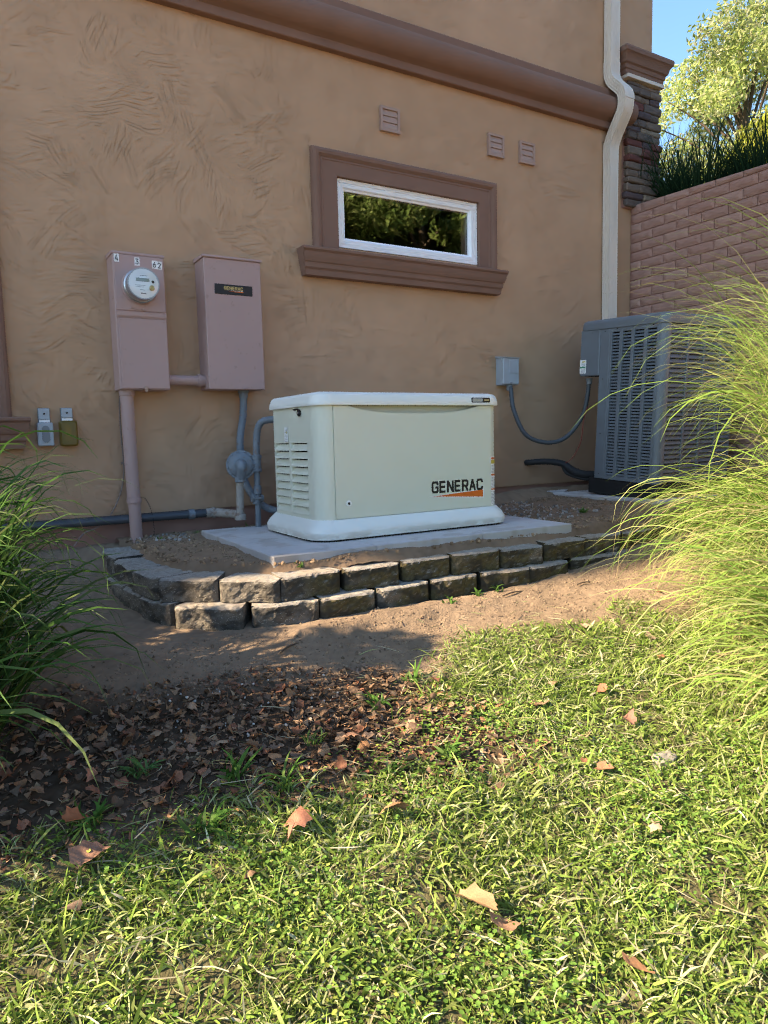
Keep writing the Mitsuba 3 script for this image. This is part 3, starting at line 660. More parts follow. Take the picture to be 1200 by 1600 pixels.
# ---------------------------------------------------------------- transfer switch cabinet
c = thing('transfer_switch_cabinet', 'larger pink painted cabinet with a black nameplate, right of the meter', 'electrical box')
tx0, tx1, ty, tz0, tz1 = 1.288, 1.635, -.18, .826, 1.594
add(c + '__case', bx(tx0 + .002, tx1 - .002, ty + .006, .004, tz0 + .002, tz1 - .01, .003), 'm_pink')
add(c + '__cover', bx(tx0, tx1, ty, ty + .030, tz0, tz1 - .012, .004), 'm_pink')
add(c + '__rain_hood', prof_x([(.004, tz1 - .012), (ty - .004, tz1 - .012), (ty - .010, tz1 - .008), (ty - .008, tz1 + .002), (.004, tz1 + .012)], tx0 - .006, tx1 + .006), 'm_pink')
p = add(c + '__nameplate', bx(1.347, 1.578, ty - .003, ty + .001, 1.379, 1.437, .001), 'm_black')
add(p + '__lettering', heavy('GENERAC', 1.402, 1.406, ty - .003, .0152, .0205, .0018, .0042, .0008), 'm_brass')
add(p + '__orange_line', cat(plate_xz(Polygon([(1.425, 1.397), (1.520, 1.401), (1.520, 1.394)]), ty - .0040, ty - .003)), 'm_orange')
add(p + '__pale_line', cat(plate_xz(Polygon([(1.412, 1.4015), (1.519, 1.4045), (1.519, 1.4025)]), ty - .0040, ty - .003)), 'm_white')
add(c + '__hasp', cat(bx(1.505, 1.521, ty - .010, ty + .001, tz0 + .002, tz0 + .020, .002)), 'm_pink')

for x, z in ((tx0 + .016, tz0 + .05), (tx1 - .016, tz0 + .05), (tx0 + .016, tz1 - .05), (tx1 - .016, tz1 - .05)):
    add(c + '__screw', lathe((x, ty, z), (0, -1, 0), [(.0055, 0), (.005, .002), (.002, .003)], 10), 'm_pink')
for x, z in ((mx0 + .024, 1.20), (mx1 - .016, 1.20), (mx0 + .024, mz0 + .03), (mx1 - .016, mz0 + .03), (mx0 + .018, 1.29), (mx1 - .014, 1.29)):
    add('electric_meter_cabinet__screw', lathe((x, my - .005, z), (0, -1, 0), [(.005, 0), (.0045, .002), (.002, .003)], 10), 'm_pink')

# ---------------------------------------------------------------- conduits and pipes
c = thing('conduit', 'short horizontal pink conduit joining the two painted cabinets', 'conduit')
add(c + '__pipe', lathe((1.062, -.085, .882), (1, 0, 0), [(.029, 0), (.029, .226)], 20), 'm_pink', 35)
add(c + '__coupling', lathe((1.245, -.085, .882), (1, 0, 0), [(.036, 0), (.037, .006), (.037, .020), (.033, .026), (.033, .046)], 20), 'm_pink', 35)
c = thing('riser_pipe', 'thick pink painted pipe from under the meter cabinet into the soil', 'pipe')
add(c + '__hub', lathe((.838, -.082, .822), (0, 0, -1), [(.043, 0), (.043, .032), (.037, .034), (.037, .04)], 24), 'm_pink', 35)
add(c + '__pipe', tube([(.836, -.082, .79), (.838, -.080, .4), (.842, -.078, .17)], .0365, 22), 'm_pink', 35)
add(c + '__sleeve', lathe((.842, -.078, .175), (.012, 0, -1), [(.0375, -.03), (.0405, -.028), (.0405, -.004), (.034, 0), (.034, .26)], 22), 'm_pink', 35)
cb = thing('cable', 'thin loose cable trailing beside the pink riser pipe to the ground', 'cable')
add(cb + '__wire', tube([(.803, -.06, .80), (.800, -.04, .70), (.802, -.03, .55), (.806, -.03, .42), (.798, -.03, .31), (.765, -.03, .20), (.70, -.035, .09), (.63, -.05, .045), (.56, -.07, .02), (.50, -.12, -.04)], .0035, 8), 'm_cable', True)
add(cb + '__clip', bx(.796, .810, -.036, .0, .40, .412, .001), 'm_cable')
cb = thing('hanging_wire', 'very thin dark wire curling down right of the pink riser pipe', 'wire')
scene[cb] = mikit.ply(tube([(.875, -.09, .21), (.915, -.05, .19), (.94, -.06, .12), (.945, -.08, .03), (.935, -.1, -.05)], .0016, 6), 'm_black', True)

c = thing('grey_conduit', 'grey plastic conduit running from the larger cabinet down behind the regulator', 'conduit')
add(c + '__pipe', tube([(1.532, -.075, .83), (1.530, -.075, .76), (1.520, -.078, .66), (1.496, -.082, .54), (1.492, -.088, .42), (1.492, -.10, .33), (1.505, -.14, .24), (1.545, -.20, .15), (1.60, -.26, .10), (1.70, -.34, .07)], .0225, 16), 'm_pipe', True)
add(c + '__fitting', cat(lathe((1.532, -.075, .828), (0, 0, -1), [(.034, 0), (.034, .014), (.028, .016), (.028, .045)], 18)), 'm_grey', 35)
c = thing('gas_pipe', 'dark gas pipe lying along the foot of the stucco wall', 'pipe')
add(c + '__main', tube([(-3.2, -.045, .082), (1.30, -.045, .082)], .0255, 16, 1), 'm_blackpipe', True)
add(c + '__coupling', lathe((1.16, -.045, .082), (1, 0, 0), [(.026, 0), (.031, .003), (.031, .035), (.026, .038)], 18), 'm_pipe', 35)
add(c + '__elbow', cat(tube([(1.27, -.045, .082), (1.33, -.06, .082), (1.385, -.17, .078), (1.405, -.26, .082)], [.029, .029, .026, .026], 16), lathe((1.305, -.05, .082), (1, -.1, 0), [(.034, 0), (.034, .02)], 16)), 'm_galv', True)
add(c + '__riser', cat(tube([(1.408, -.272, .055), (1.412, -.278, .30)], .0225, 16, 1), lathe((1.408, -.272, .05), (0, 0, 1), [(.034, 0), (.034, .03), (.028, .034)], 16)), 'm_galv', 35)
rg = thing('gas_regulator', 'round grey gas regulator with bolted rim between the cabinets and the generator', 'regulator')
dirn = A([-.36, -.92, .12]); rc = A([1.430, -.262, .375])
add(rg + '__rear_bonnet', lathe(rc, -dirn, [(.078, 0), (.074, .02), (.05, .045), (.022, .055)], 32), 'm_pipe', 35)
add(rg + '__flange', lathe(rc - dirn * .006, dirn, [(.086, 0), (.088, .003), (.088, .013), (.086, .016)], 36), 'm_pipe', 35)
add(rg + '__front_bonnet', lathe(rc + dirn * .010, dirn, [(.076, 0), (.072, .014), (.056, .026), (.036, .030), (.030, .044), (.026, .052)], 32), 'm_pipe', 35)
_, ra, rb = frame_of(dirn); nd = dirn / np.linalg.norm(dirn)
for k in range(12):
    an = k * math.pi / 6 + .2
    add(rg + '__bolt', lathe(rc + .080 * (math.cos(an) * ra + math.sin(an) * rb) + nd * .010, nd, [(.0065, 0), (.0065, .007), (.004, .009)], 6), 'm_grey')
add(rg + '__spout', tube([rc + nd * .045 + A([.004, 0, .004]), rc + nd * .070 + A([.004, 0, -.018]), A([1.412, -.300, .300])], [.030, .030, .026], 16), 'm_pipe', True)
add(rg + '__union', lathe((1.412, -.292, .308), (0, 0, -1), [(.030, 0), (.034, .008), (.034, .030), (.028, .034)], 8), 'm_pipe')
add(rg + '__side_outlet', cat(tube([rc + A([.05, .0, .0]), A([1.520, -.285, .378])], .022, 14, 1), lathe((1.490, -.282, .378), (1, -.05, 0), [(.030, 0), (.030, .022)], 8)), 'm_pipe', 35)
c = thing('gas_supply_line', 'bent grey gas line with tee and valve entering the rear of the generator', 'pipe')
add(c + '__upper_pipe', tube([(1.518, -.29, .40), (1.522, -.29, .50), (1.530, -.30, .585), (1.552, -.32, .628), (1.60, -.35, .640), (1.66, -.42, .640), (1.70, -.50, .640)], .0205, 16), 'm_pipe', True)
add(c + '__tee', cat(lathe((1.518, -.288, .33), (0, 0, 1), [(.024, 0), (.030, .003), (.030, .02), (.027, .022), (.027, .075), (.031, .077), (.031, .10), (.024, .103)], 12)), 'm_pipe', 35)
add(c + '__lower_pipe', tube([(1.518, -.288, .34), (1.512, -.288, -.06)], .0175, 14, 1), 'm_pipe', True)
add(c + '__reducer', lathe((1.517, -.288, .25), (0, 0, -1), [(.0175, 0), (.024, .004), (.024, .05), (.0175, .054)], 14), 'm_pipe', 35)
vv = add(c + '__valve', cat(lathe((1.505, -.29, .175), (.25, .05, -.03), [(.018, -.03), (.025, -.028), (.025, -.012), (.020, -.01), (.020, .02), (.025, .022), (.025, .040), (.018, .042)], 12), lathe((1.507, -.29, .19), (0, 0, -1), [(.024, 0), (.024, .05)], 12)), 'm_pipe', 35)
add(vv + '__handle', bx(1.468, 1.53, -.318, -.312, .168, .182, .002), 'm_grey')

# two outlet covers
c = thing('outlet_box', 'grey metal outdoor outlet cover left of the pink riser pipe', 'outlet')
def outlet(c, x0, x1, z0, z1, zt):
    xm = (x0 + x1) / 2
    add(c + '__base_plate', bx(xm - .030, xm + .030, -.020, .004, z0 + .01, zt, .003), 'm_grey')
    add(c + '__hinge_plate', bx(xm - .028, xm + .028, -.030, -.0195, z1 + .016, zt - .002, .003), 'm_greyl')
    add(c + '__screw', lathe((xm, -.030, (z1 + zt) / 2 + .008), (0, -1, 0), [(.0055, 0), (.0055, .002)], 12), 'm_black')
    add(c + '__pale_strip', bx(xm - .027, xm + .027, -.026, -.0195, z1 + .001, z1 + .015, .001), 'm_white')
outlet(c, .369, .447, .516, .644, .722)
add(c + '__cover', bx(.367, .447, -.052, -.018, .516, .643, .005), 'm_greyl')
pl = Polygon(rrect(.389, .427, .534, .626, .018)).difference(Polygon(rrect(.393, .423, .538, .622, .015)))
add(c + '__cover_ridge', plate_xz(pl, -.056, -.0515), 'm_grey')
add(c + '__cover_face', plate_xz(Polygon(rrect(.3955, .4205, .5405, .6195, .012)), -.0535, -.0515), 'm_white')
c = thing('outlet_box', 'outdoor outlet under a yellowed see-through cover, right of the grey one', 'outlet')
outlet(c, .478, .568, .513, .652, .724)
add(c + '__clear_cover', loft([ring(.478, .568, 0, 1, .012, 0) * A([1, 0, 0]) + np.c_[np.zeros(28), np.full(28, -.016), ring(0, 1, .513, .652, .012, 0)[:, 1]],
                               ring(.478, .568, 0, 1, .012, 0) * A([1, 0, 0]) + np.c_[np.zeros(28), np.full(28, -.058), ring(0, 1, .513, .652, .012, 0)[:, 1]],
                               ring(.486, .560, 0, 1, .012, 0) * A([1, 0, 0]) + np.c_[np.zeros(28), np.full(28, -.068), ring(0, 1, .521, .644, .012, 0)[:, 1]]]), 'm_amber', 30)
add(c + '__receptacle', bx(.505, .541, -.034, -.018, .540, .628, .004), 'm_yellow')

# ---------------------------------------------------------------- AC condenser
ac = thing('ac_unit', 'grey louvred air conditioning condenser partly hidden by tall green grass', 'air conditioner')
tilt = math.radians(3.0); piv = A([4.1, -.75, .05])
Rm = A([[1, 0, 0], [0, math.cos(tilt), -math.sin(tilt)], [0, math.sin(tilt), math.cos(tilt)]])
# top leans towards -y: rotate about x by +tilt takes +z to -y
def ta(m):
    m = m.copy(); m.vertices = (m.vertices - piv) @ Rm.T + piv; return m
AX0, AX1, AY0, AY1 = 4.105, 4.93, -1.10, -.345
zb, zt = .165, 1.265
def arr(d, z, r=.055): return ring(AX0 - d, AX1 + d, AY0 - d, AY1 + d, r + d, z, 6)
add(ac + '__base_pan', ta(loft([ring(AX0 + d_, AX1 - d_, AY0 + d_, -.45 - d_, .05, z_) for d_, z_ in ((.006, .048), (.004, .052), (.004, zb - .004), (.012, zb))])), 'm_acdark', 30)
core = cat(bx(AX0 + .03, AX1 - .03, AY0 + .03, -.56, zb, .924), bx(AX0 + .03, AX1 - .03, AY0 + .03, AY1 - .03, .9245, zt))
add(ac + '__coil', ta(core), 'm_acdark', 30)
add(ac + '__lid', ta(loft([arr(-.002, zt - .008), arr(.012, zt - .006), arr(.014, zt + .020), arr(.012, zt + .040), arr(.002, zt + .056), arr(-.02, zt + .066), arr(-.06, zt + .070)])), 'm_ac', 25)
# corner posts, service panel and frame rails of the left face
def postx(y0, y1, z0=zb, z1=zt, p=.0): return bx(AX0 - p, AX0 + .018, y0, y1, z0, z1, .003)
add(ac + '__control_box', ta(bx(AX0 - .006, AX0 + .20, -.535, AY1 - .002, .925, zt - .004, .006)), 'm_ac')
add(ac + '__access_panel', ta(bx(AX0 - .0035, AX0 + .02, -.625, -.537, zb, zt - .006, .004)), 'm_ac')
cols = [(-.645, -.712), (-.740, -.815), (-.842, -.925), (-.952, -1.030)]
rails = [(-.626, -.645), (-.712, -.740), (-.815, -.842), (-.925, -.952), (-1.030, -1.048)]
for a, b in rails: add(ac + '__rail', ta(bx(AX0 - .004, AX0 + .02, b, a, zb, zt - .006, .002)), 'm_ac')
for z0, z1 in ((zb, zb + .030), (zt - .035, zt - .006)): add(ac + '__rail_band', ta(bx(AX0 - .002, AX0 + .02, -1.045, -.63, z0, z1)), 'm_ac')
for a, b in cols:
    M_ = []
    nl = 46
    for k in range(nl):
        zz = zb + .032 + k * (zt - .07 - zb) / nl
        M_.append(tm([(AX0 + .010, a, zz + .016), (AX0 + .010, b, zz + .016), (AX0 - .001, b, zz + .004), (AX0 - .001, a, zz + .004), (AX0 + .003, a, zz), (AX0 + .003, b, zz)], [(0, 2, 1), (0, 3, 2), (3, 4, 5), (3, 5, 2), (0, 1, 5), (0, 5, 4)]))
    add(ac + '__louvre_panel', ta(cat(*M_)), 'm_ac', kind='stuff')
# front corner post and the wide louvres of the front and the other sides
pc = loft([arr(.0, zb), arr(.0, zt - .004)])
keep = bx(AX0 - .1, AX0 + .058, AY0 - .1, AY0 + .052, zb - .1, zt + .1)
add(ac + '__corner_post', ta(trimesh.boolean.intersection([pc, keep], engine='manifold')), 'm_ac', 30)
keep = bx(AX1 - .058, AX1 + .1, AY0 - .1, AY0 + .052, zb - .1, zt + .1)
add(ac + '__corner_post', ta(trimesh.boolean.intersection([pc, keep], engine='manifold')), 'm_ac', 30)
def front_louvres(x0, x1):
    M_ = []; nl = 33
    for k in range(nl):
        zz = zb + .01 + k * (zt - .02 - zb) / nl
        M_.append(prof_x([(AY0 + .014, zz + .029), (AY0 - .002, zz + .006), (AY0 + .001, zz), (AY0 + .016, zz + .014)], x0, x1))
    return cat(*M_)
for x0, x1 in ((AX0 + .06, AX0 + .232), (AX0 + .252, AX0 + .412), (AX0 + .432, AX0 + .592), (AX0 + .612, AX1 - .06)):
    add(ac + '__louvre_panel', ta(front_louvres(x0, x1)), 'm_ac', kind='stuff')
for x in (AX0 + .242, AX0 + .422, AX0 + .602): add(ac + '__rail', ta(bx(x - .011, x + .011, AY0 - .004, AY0 + .02, zb, zt - .006, .002)), 'm_ac')
add(ac + '__fan_grille', ta(cat(*[lathe((4.517, -.722, zt + .072), (0, 0, 1), [(r, 0), (r + .004, 0), (r + .004, .004), (r, .004), (r, 0)], 28) for r in np.arange(.05, .34, .03)])), 'm_ac')
lb = add(ac + '__rating_label', ta(bx(AX0 - .0085, AX0 - .006, -.412, -.352, .945, 1.045)), 'm_white')
add(lb + '__green_band', ta(bx(AX0 - .0095, AX0 - .0085, -.410, -.354, .985, .995)), 'm_green')
add(lb + '__yellow_band', ta(bx(AX0 - .0095, AX0 - .0085, -.406, -.372, 1.026, 1.036)), 'm_yellow')
add(lb + '__print', ta(cat(*[bx(AX0 - .0095, AX0 - .0085, -.405, -.365 - .006 * (k % 2), 1.000 + k * .008, 1.003 + k * .008) for k in range(3)], *[bx(AX0 - .0095, AX0 - .0085, -.405, -.362, .952 + k * .008, .955 + k * .008) for k in range(4)])), 'm_greyl')
scr = [(-.58, 1.24), (-.58, .9), (-.58, .5), (-.58, .2), (-.46, 1.24), (-1.0, 1.25), (-.69, 1.25), (-.83, 1.25)]
for y, z in scr: add(ac + '__screw', ta(lathe((AX0 - .004, y, z), (-1, 0, 0), [(.0045, 0), (.0045, .002)], 8)), 'm_black')
add('ac_slab', bx(4.02, 5.10, -1.22, -.18, -.12, .046, .008), 'm_pad', label='weathered concrete slab under the air conditioning unit', category='slab')

c = thing('disconnect_box', 'small grey electrical disconnect box on the wall left of the air conditioner', 'electrical box')
add(c + '__case', bx(3.610, 3.762, -.070, .004, .896, 1.105, .004), 'm_greyl')
add(c + '__cover', bx(3.606, 3.766, -.092, -.066, .900, 1.102, .006), 'm_greyl')
add(c + '__hood', prof_x([(.004, 1.104), (-.098, 1.100), (-.100, 1.106), (.004, 1.120)], 3.602, 3.770), 'm_greyl')
add(c + '__raised_panel', bx(3.660, 3.752, -.0955, -.0915, .985, 1.085, .002), 'm_greyl')
add(c + '__hasp', bx(3.672, 3.690, -.100, -.090, .900, .918, .002), 'm_grey')
c = thing('flexible_conduit', 'dark grey flexible conduit drooping from the disconnect box to the condenser', 'conduit')
add(c + '__hose', tube([(3.690, -.06, .895), (3.690, -.08, .86), (3.684, -.12, .70), (3.753, -.18, .510), (3.906, -.25, .447), (4.050, -.31, .487), (4.160, -.37, .645), (4.176, -.405, .80), (4.178, -.42, .93)], .0165, 14), 'm_whip', True)
add(c + '__connector', lathe((3.690, -.06, .897), (0, 0, -1), [(.026, 0), (.026, .012), (.022, .014), (.022, .040)], 14), 'm_grey', 35)
add(c + '__connector', lathe((4.178, -.42, .93), (0, -.03, -1), [(.026, 0), (.026, .012), (.022, .014), (.022, .045)], 14), 'm_grey', 35)
c = thing('refrigerant_line', 'black foam-wrapped refrigerant pipe from the wall to the condenser', 'pipe')
add(c + '__insulation', tube([(3.915, .01, .287), (3.920, -.04, .289), (3.96, -.10, .294), (4.03, -.17, .292), (4.10, -.24, .270), (4.13, -.29, .225), (4.17, -.36, .195), (4.25, -.42, .188)], [.022, .024, .024, .025, .026, .031, .030, .028], 14), 'm_blackrub', True)
add(c + '__wrap', cat(lathe((4.145, -.315, .208), (.5, -.75, -.3), [(.030, -.02), (.034, -.012), (.031, 0), (.035, .01), (.030, .022)], 12), tube([(4.10, -.22, .255), (4.11, -.26, .2), (4.16, -.34, .165), (4.22, -.40, .15)], .013, 10)), 'm_blackrub', 35)
cb = num('thermostat_wire'); labels[cb] = {'label': 'thin red-brown wire hanging beside the drooping conduit', 'category': 'wire'}
scene[cb] = mikit.ply(tube([(4.186, -.42, .90), (4.190, -.41, .78), (4.150, -.39, .60), (4.145, -.37, .45), (4.125, -.31, .33), (4.09, -.26, .28)], .0028, 6), 'm_red', True)
# a broken paver on the footing
def rockmesh(c, s, sd, sub=2, rough=.35):
    m = trimesh.creation.icosphere(sub); v = m.vertices
    v = v * (1 + rough * (meshkit.fbm(v * 1.7 + sd * 3.1, 3, sd) - .5) * 2)[:, None]; m.vertices = v * A(s) + A(c); return m
m = plate_xy(Polygon([(3.98, -.135), (4.12, -.225), (4.27, -.115), (4.24, .004), (4.04, -.004)]), .0225, .058).subdivide().subdivide(); v = m.vertices; m.vertices = v + (meshkit.noise(v * 40) - .5)[:, None] * .006
add('paver_stone', m, 'm_pad', False, label='loose pale paver lying by the wall near the condenser', category='paver')

# ---------------------------------------------------------------- plants
def blades(root, az, L, th0, th1, w, K=7, pw=1.0, tw=0.0, seed=0, base_w=.7, droop=None):
    """Ribbons: from root they rise at th0 and turn to th1 (radians). Returns vertices (n, K+1, 2, 3) and triangles."""
    n = len(L); s = np.linspace(0, 1, K + 1)
    th = th0[:, None] + (th1 - th0)[:, None] * (s[None] ** (pw if np.ndim(pw) == 0 else np.asarray(pw)[:, None]))
    thm = (th[:, 1:] + th[:, :-1]) / 2
    r = np.concatenate([np.zeros((n, 1)), np.cumsum(np.cos(thm), 1)], 1) * (L / K)[:, None]
    h = np.concatenate([np.zeros((n, 1)), np.cumsum(np.sin(thm), 1)], 1) * (L / K)[:, None]
    rr_ = np.random.default_rng(seed)
    azs = az[:, None] + (rr_.normal(0, .12, n)[:, None] * s[None] ** 1.5 * 2)
    c = np.stack([root[:, None, 0] + r * np.cos(azs), root[:, None, 1] + r * np.sin(azs), root[:, None, 2] + h], -1)
    t = (rr_.normal(0, 1, n) * tw)[:, None] + (rr_.normal(0, .5, n) * tw)[:, None] * s[None]
    side = np.stack([-np.sin(azs), np.cos(azs), np.zeros_like(azs)], -1)
    nrm = np.stack([-np.sin(th) * np.cos(azs), -np.sin(th) * np.sin(azs), np.cos(th)], -1)
    side = side * np.cos(t)[..., None] + nrm * np.sin(t)[..., None]
    wp = np.minimum(base_w + (1 - base_w) * s * 4, 1) * np.clip((1 - s) * 2.6, 0, 1) ** .7
    wp[-1] = .03
    e = side * (w[:, None] * wp[None])[..., None] * .5
    v = np.stack([c - e, c + e], 2)
    i = np.arange(n)[:, None] * (2 * (K + 1)) + np.arange(K)[None] * 2; i = i.ravel()
    f = np.vstack([np.stack([i, i + 1, i + 3], 1), np.stack([i, i + 3, i + 2], 1)])
    return v.reshape(n, -1, 3), f
def blade_colors(base, tip, n, K, jit, seed):
    r = np.random.default_rng(seed); s = np.linspace(0, 1, K + 1)
    c = base[:, None, :] * (1 - s[None, :, None]) + tip[:, None, :] * s[None, :, None]
    c = c * (1 + jit * r.normal(0, 1, (n, 1, 1)))
    return np.clip(np.repeat(c, 2, 1), .005, .9)
def pick(pal, n, r, p=None): return A(pal)[r.choice(len(pal), n, p=p)]
def fountain(key, c, n, rad, Lr, th0r, th1r, wr, pal, tips, seed, K=9, az=None, p=None, pt=None, part='foliage', jit=.15, pw=(1.0, 1.9), gz=True):
    r = np.random.default_rng(seed)
    a = r.uniform(0, 2 * np.pi, n) if az is None else r.uniform(az[0], az[1], n)
    q = rad * np.sqrt(r.uniform(0, 1, n)); ra = a + r.normal(0, .5, n)
    x, y = c[0] + q * np.cos(ra), c[1] + q * np.sin(ra)
    z = (Gd(x, y) if gz else np.full(n, c[2])) - .01
    L = r.uniform(*Lr, n) * r.uniform(.8, 1, n); lean = q / rad
    th0 = np.radians(th0r[1] + (th0r[0] - th0r[1]) * np.clip(.6 * lean + .4 * r.uniform(0, 1, n), 0, 1))
    th1 = np.radians(r.uniform(*th1r, n)); w = r.uniform(*wr, n)
    v, f = blades(np.stack([x, y, z], 1), a, L, th0, th1, w, K, r.uniform(*pw, n), .5, seed + 1)
    if gz:   # blades that would go into the soil lie on it
        sh = v.reshape(-1, 3); g0 = G(sh[:, 0], sh[:, 1]) + .012; sh[:, 2] = np.maximum(sh[:, 2], g0); v = sh.reshape(v.shape)
    col = blade_colors(pick(pal, n, r, p), pick(tips, n, r, pt), n, K, jit, seed + 2)
    addc(key + '__' + part, tm(v.reshape(-1, 3), f), 'm_blade', col.reshape(-1, 3), True, kind='stuff')
# big grass at the right
og = thing('ornamental_grass', 'tall sunlit yellow-green ornamental grass arching over the right side', 'grass clump')
PALR, TIPR = [(.16, .29, .05), (.22, .35, .065), (.29, .40, .10), (.11, .22, .045), (.34, .35, .17)], [(.30, .43, .085), (.38, .48, .13), (.46, .46, .20), (.22, .36, .07), (.38, .30, .16)]
RC = (3.65, -2.92, 0)
fountain(og, RC, 2700, .46, (1.4, 2.35), (77, 89), (-80, 10), (.0035, .0075), PALR, TIPR, 101, 14, p=[.32, .30, .2, .14, .04], pw=(2.8, 5.0))
fountain(og, RC, 3300, .54, (.9, 1.5), (62, 88), (-100, -45), (.0045, .0095), PALR, TIPR, 102, 13, p=[.32, .30, .2, .14, .04], pw=(1.7, 3.0), part='middle_foliage')
fountain(og, RC, 2600, .56, (.5, 1.05), (45, 82), (-95, -45), (.006, .012), PALR, TIPR, 103, 8, part='lower_foliage', pw=(1.2, 2.4))
fountain(og, RC, 420, .50, (1.2, 2.1), (45, 74), (-65, -15), (.003, .0065), PALR, TIPR, 104, 10, az=(3.4, 4.7), part='trailing_foliage')
for k in range(26):
    r = np.random.default_rng(500 + k); a = A([r.uniform(2.4, 3.9)]); wv = A([r.uniform(.010, .016)])
    v, f = blades(A([[RC[0] + .42 * math.cos(a[0]) * r.uniform(.3, 1), RC[1] + .42 * math.sin(a[0]) * r.uniform(.3, 1), -.36]]), a, A([r.uniform(1.2, 2.0)]), A([math.radians(r.uniform(70, 88))]), A([math.radians(r.uniform(-85, -45))]), wv, 16, A([r.uniform(1.8, 3.2)]), .4, 600 + k)
    addc(og + '__blade', tm(v.reshape(-1, 3), f), 'm_blade', np.tile(A([[.20, .30, .06]]) * r.uniform(.8, 1.3), (34, 1)), True)
for k in range(10):      # thin dead flower stalks
    r = np.random.default_rng(700 + k); a = r.uniform(1.6, 3.6)
    p0 = A([RC[0] + .3 * math.cos(a), RC[1] + .3 * math.sin(a), -.38]); h = r.uniform(1.3, 1.75); o = A([math.cos(a), math.sin(a), 0]) * r.uniform(.15, .4)
    add(og + '__stalk', tube([p0, p0 + o * .4 + A([0, 0, h * .6]), p0 + o + A([0, 0, h])], [.003, .0022, .0012], 5, 4), 'm_bark', True)
og2 = thing('ornamental_grass', 'nearer sunlit grass clump whose thin blades trail over the lawn at the lower right edge', 'grass clump')
fountain(og2, (2.80, -3.34, 0), 1300, .40, (.8, 1.5), (60, 87), (-75, -20), (.0035, .0075), PALR, TIPR, 106, 13, p=[.32, .30, .2, .14, .04], pw=(1.6, 3.2))
fountain(og2, (2.80, -3.34, 0), 600, .44, (.4, .9), (45, 80), (-90, -30), (.005, .010), PALR, TIPR, 107, 9, part='lower_foliage', pw=(1.2, 2.4))
# green clump at the left
lg_ = thing('ornamental_grass', 'dark green broad-bladed grass clump at the left edge, its tips bent over', 'grass clump')
PALL, TIPL = [(.025, .07, .020), (.038, .095, .026), (.055, .125, .032), (.034, .08, .027)], [(.07, .15, .035), (.10, .19, .05), (.13, .22, .07), (.20, .25, .10)]
LC = (-.40, -1.88, 0)
fountain(lg_, LC, 1300, .44, (.66, 1.15), (77, 90), (-120, -20), (.006, .017), PALL, TIPL, 111, 14, pw=(3.0, 6.0))
fountain(lg_, LC, 1000, .46, (.35, .85), (58, 88), (-90, -10), (.006, .014), PALL, TIPL, 113, 8, part='lower_foliage', pw=(1.6, 3.0))
for k in range(12):
    r = np.random.default_rng(800 + k); a = A([r.uniform(-1.1, .9)])
    v, f = blades(A([[LC[0] + .3 * math.cos(a[0]) * r.uniform(.3, 1), LC[1] + .3 * math.sin(a[0]) * r.uniform(.3, 1), -.36]]), a, A([r.uniform(.95, 1.4)]), A([math.radians(r.uniform(78, 89))]), A([math.radians(r.uniform(-100, -70))]), A([r.uniform(.012, .019)]), 16, A([r.uniform(2.6, 4.5)]), .4, 900 + k)
    addc(lg_ + '__blade', tm(v.reshape(-1, 3), f), 'm_blade', np.tile(A([[.10, .20, .04]]) * r.uniform(.7, 1.6), (34, 1)), True)
# dark clumps on top of the brick wall
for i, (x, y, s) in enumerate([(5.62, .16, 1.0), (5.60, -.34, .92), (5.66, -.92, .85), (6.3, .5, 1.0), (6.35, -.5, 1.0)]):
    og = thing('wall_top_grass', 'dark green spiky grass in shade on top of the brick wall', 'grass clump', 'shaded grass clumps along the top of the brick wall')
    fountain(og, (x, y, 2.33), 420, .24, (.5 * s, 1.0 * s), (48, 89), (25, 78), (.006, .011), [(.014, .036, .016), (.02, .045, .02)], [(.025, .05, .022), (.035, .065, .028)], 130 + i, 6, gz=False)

# lawn
def scatter(poly, n, seed, bounds=(-.5, 3.9, -4.1, -1.7)):
    r = np.random.default_rng(seed); x, y = r.uniform(bounds[0], bounds[1], n), r.uniform(bounds[2], bounds[3], n)
    return x, y, sdist(poly, x, y), r
def view_ok(x, y):   # the stretch of lawn worth planting densely: in front of the house within a few metres
    return (x * .86 - (y + 4.32) * .51 > -1.15 - .1 * (y + 4.32)) & (x < 3.9)
x, y, d, r = scatter(LAWN, 330000, 31)
patch = nz(x, y, 3.0, 32) - .5; bare = nz(x, y, 7, 33)
keep = (d + .55 * patch > r.uniform(.0, .16, len(x))) & (r.uniform(0, 1, len(x)) < .30 + .9 * sm(.30, .55, bare)) & (r.uniform(0, 1, len(x)) > .90 * sm(-.02, .10, sdist(LITTER, x, y) + .25 * (nz(x, y, 8, 40) - .5))) & view_ok(x, y)
x, y = x[keep], y[keep]; n = len(x); r = np.random.default_rng(34)
hgt = nz(x, y, 5, 35)
L = r.uniform(.020, .056, n) * np.where(r.uniform(0, 1, n) < .06, 2.0, 1.0) * (.6 + .8 * hgt); th0 = np.radians(8 + 70 * r.uniform(0, 1, n) ** 1.5); th1 = th0 - np.radians(r.uniform(10, 80, n)); w = .0022 + .0055 * r.uniform(0, 1, n) ** 1.4
v, f = blades(np.stack([x, y, Gd(x, y) - .004], 1), r.uniform(0, 2 * np.pi, n), L, th0, th1, w, 3, 1.0, .8, 36)
pal = [(.145, .215, .042), (.22, .305, .065), (.305, .36, .115), (.40, .42, .21), (.43, .415, .27), (.50, .45, .32)]
yel = sm(.45, .7, nz(x, y, 2.5, 37))
pA, pB = pick(pal, n, r, [.32, .32, .2, .11, .03, .02]), pick(pal, n, r, [.14, .24, .28, .22, .08, .04])
base = np.where((r.uniform(0, 1, n) < .12 + .6 * yel)[:, None], pB, pA) * (.62 + .75 * nz(x, y, 6, 39))[:, None]
col = blade_colors(base, base * 1.15, n, 3, .26, 38)
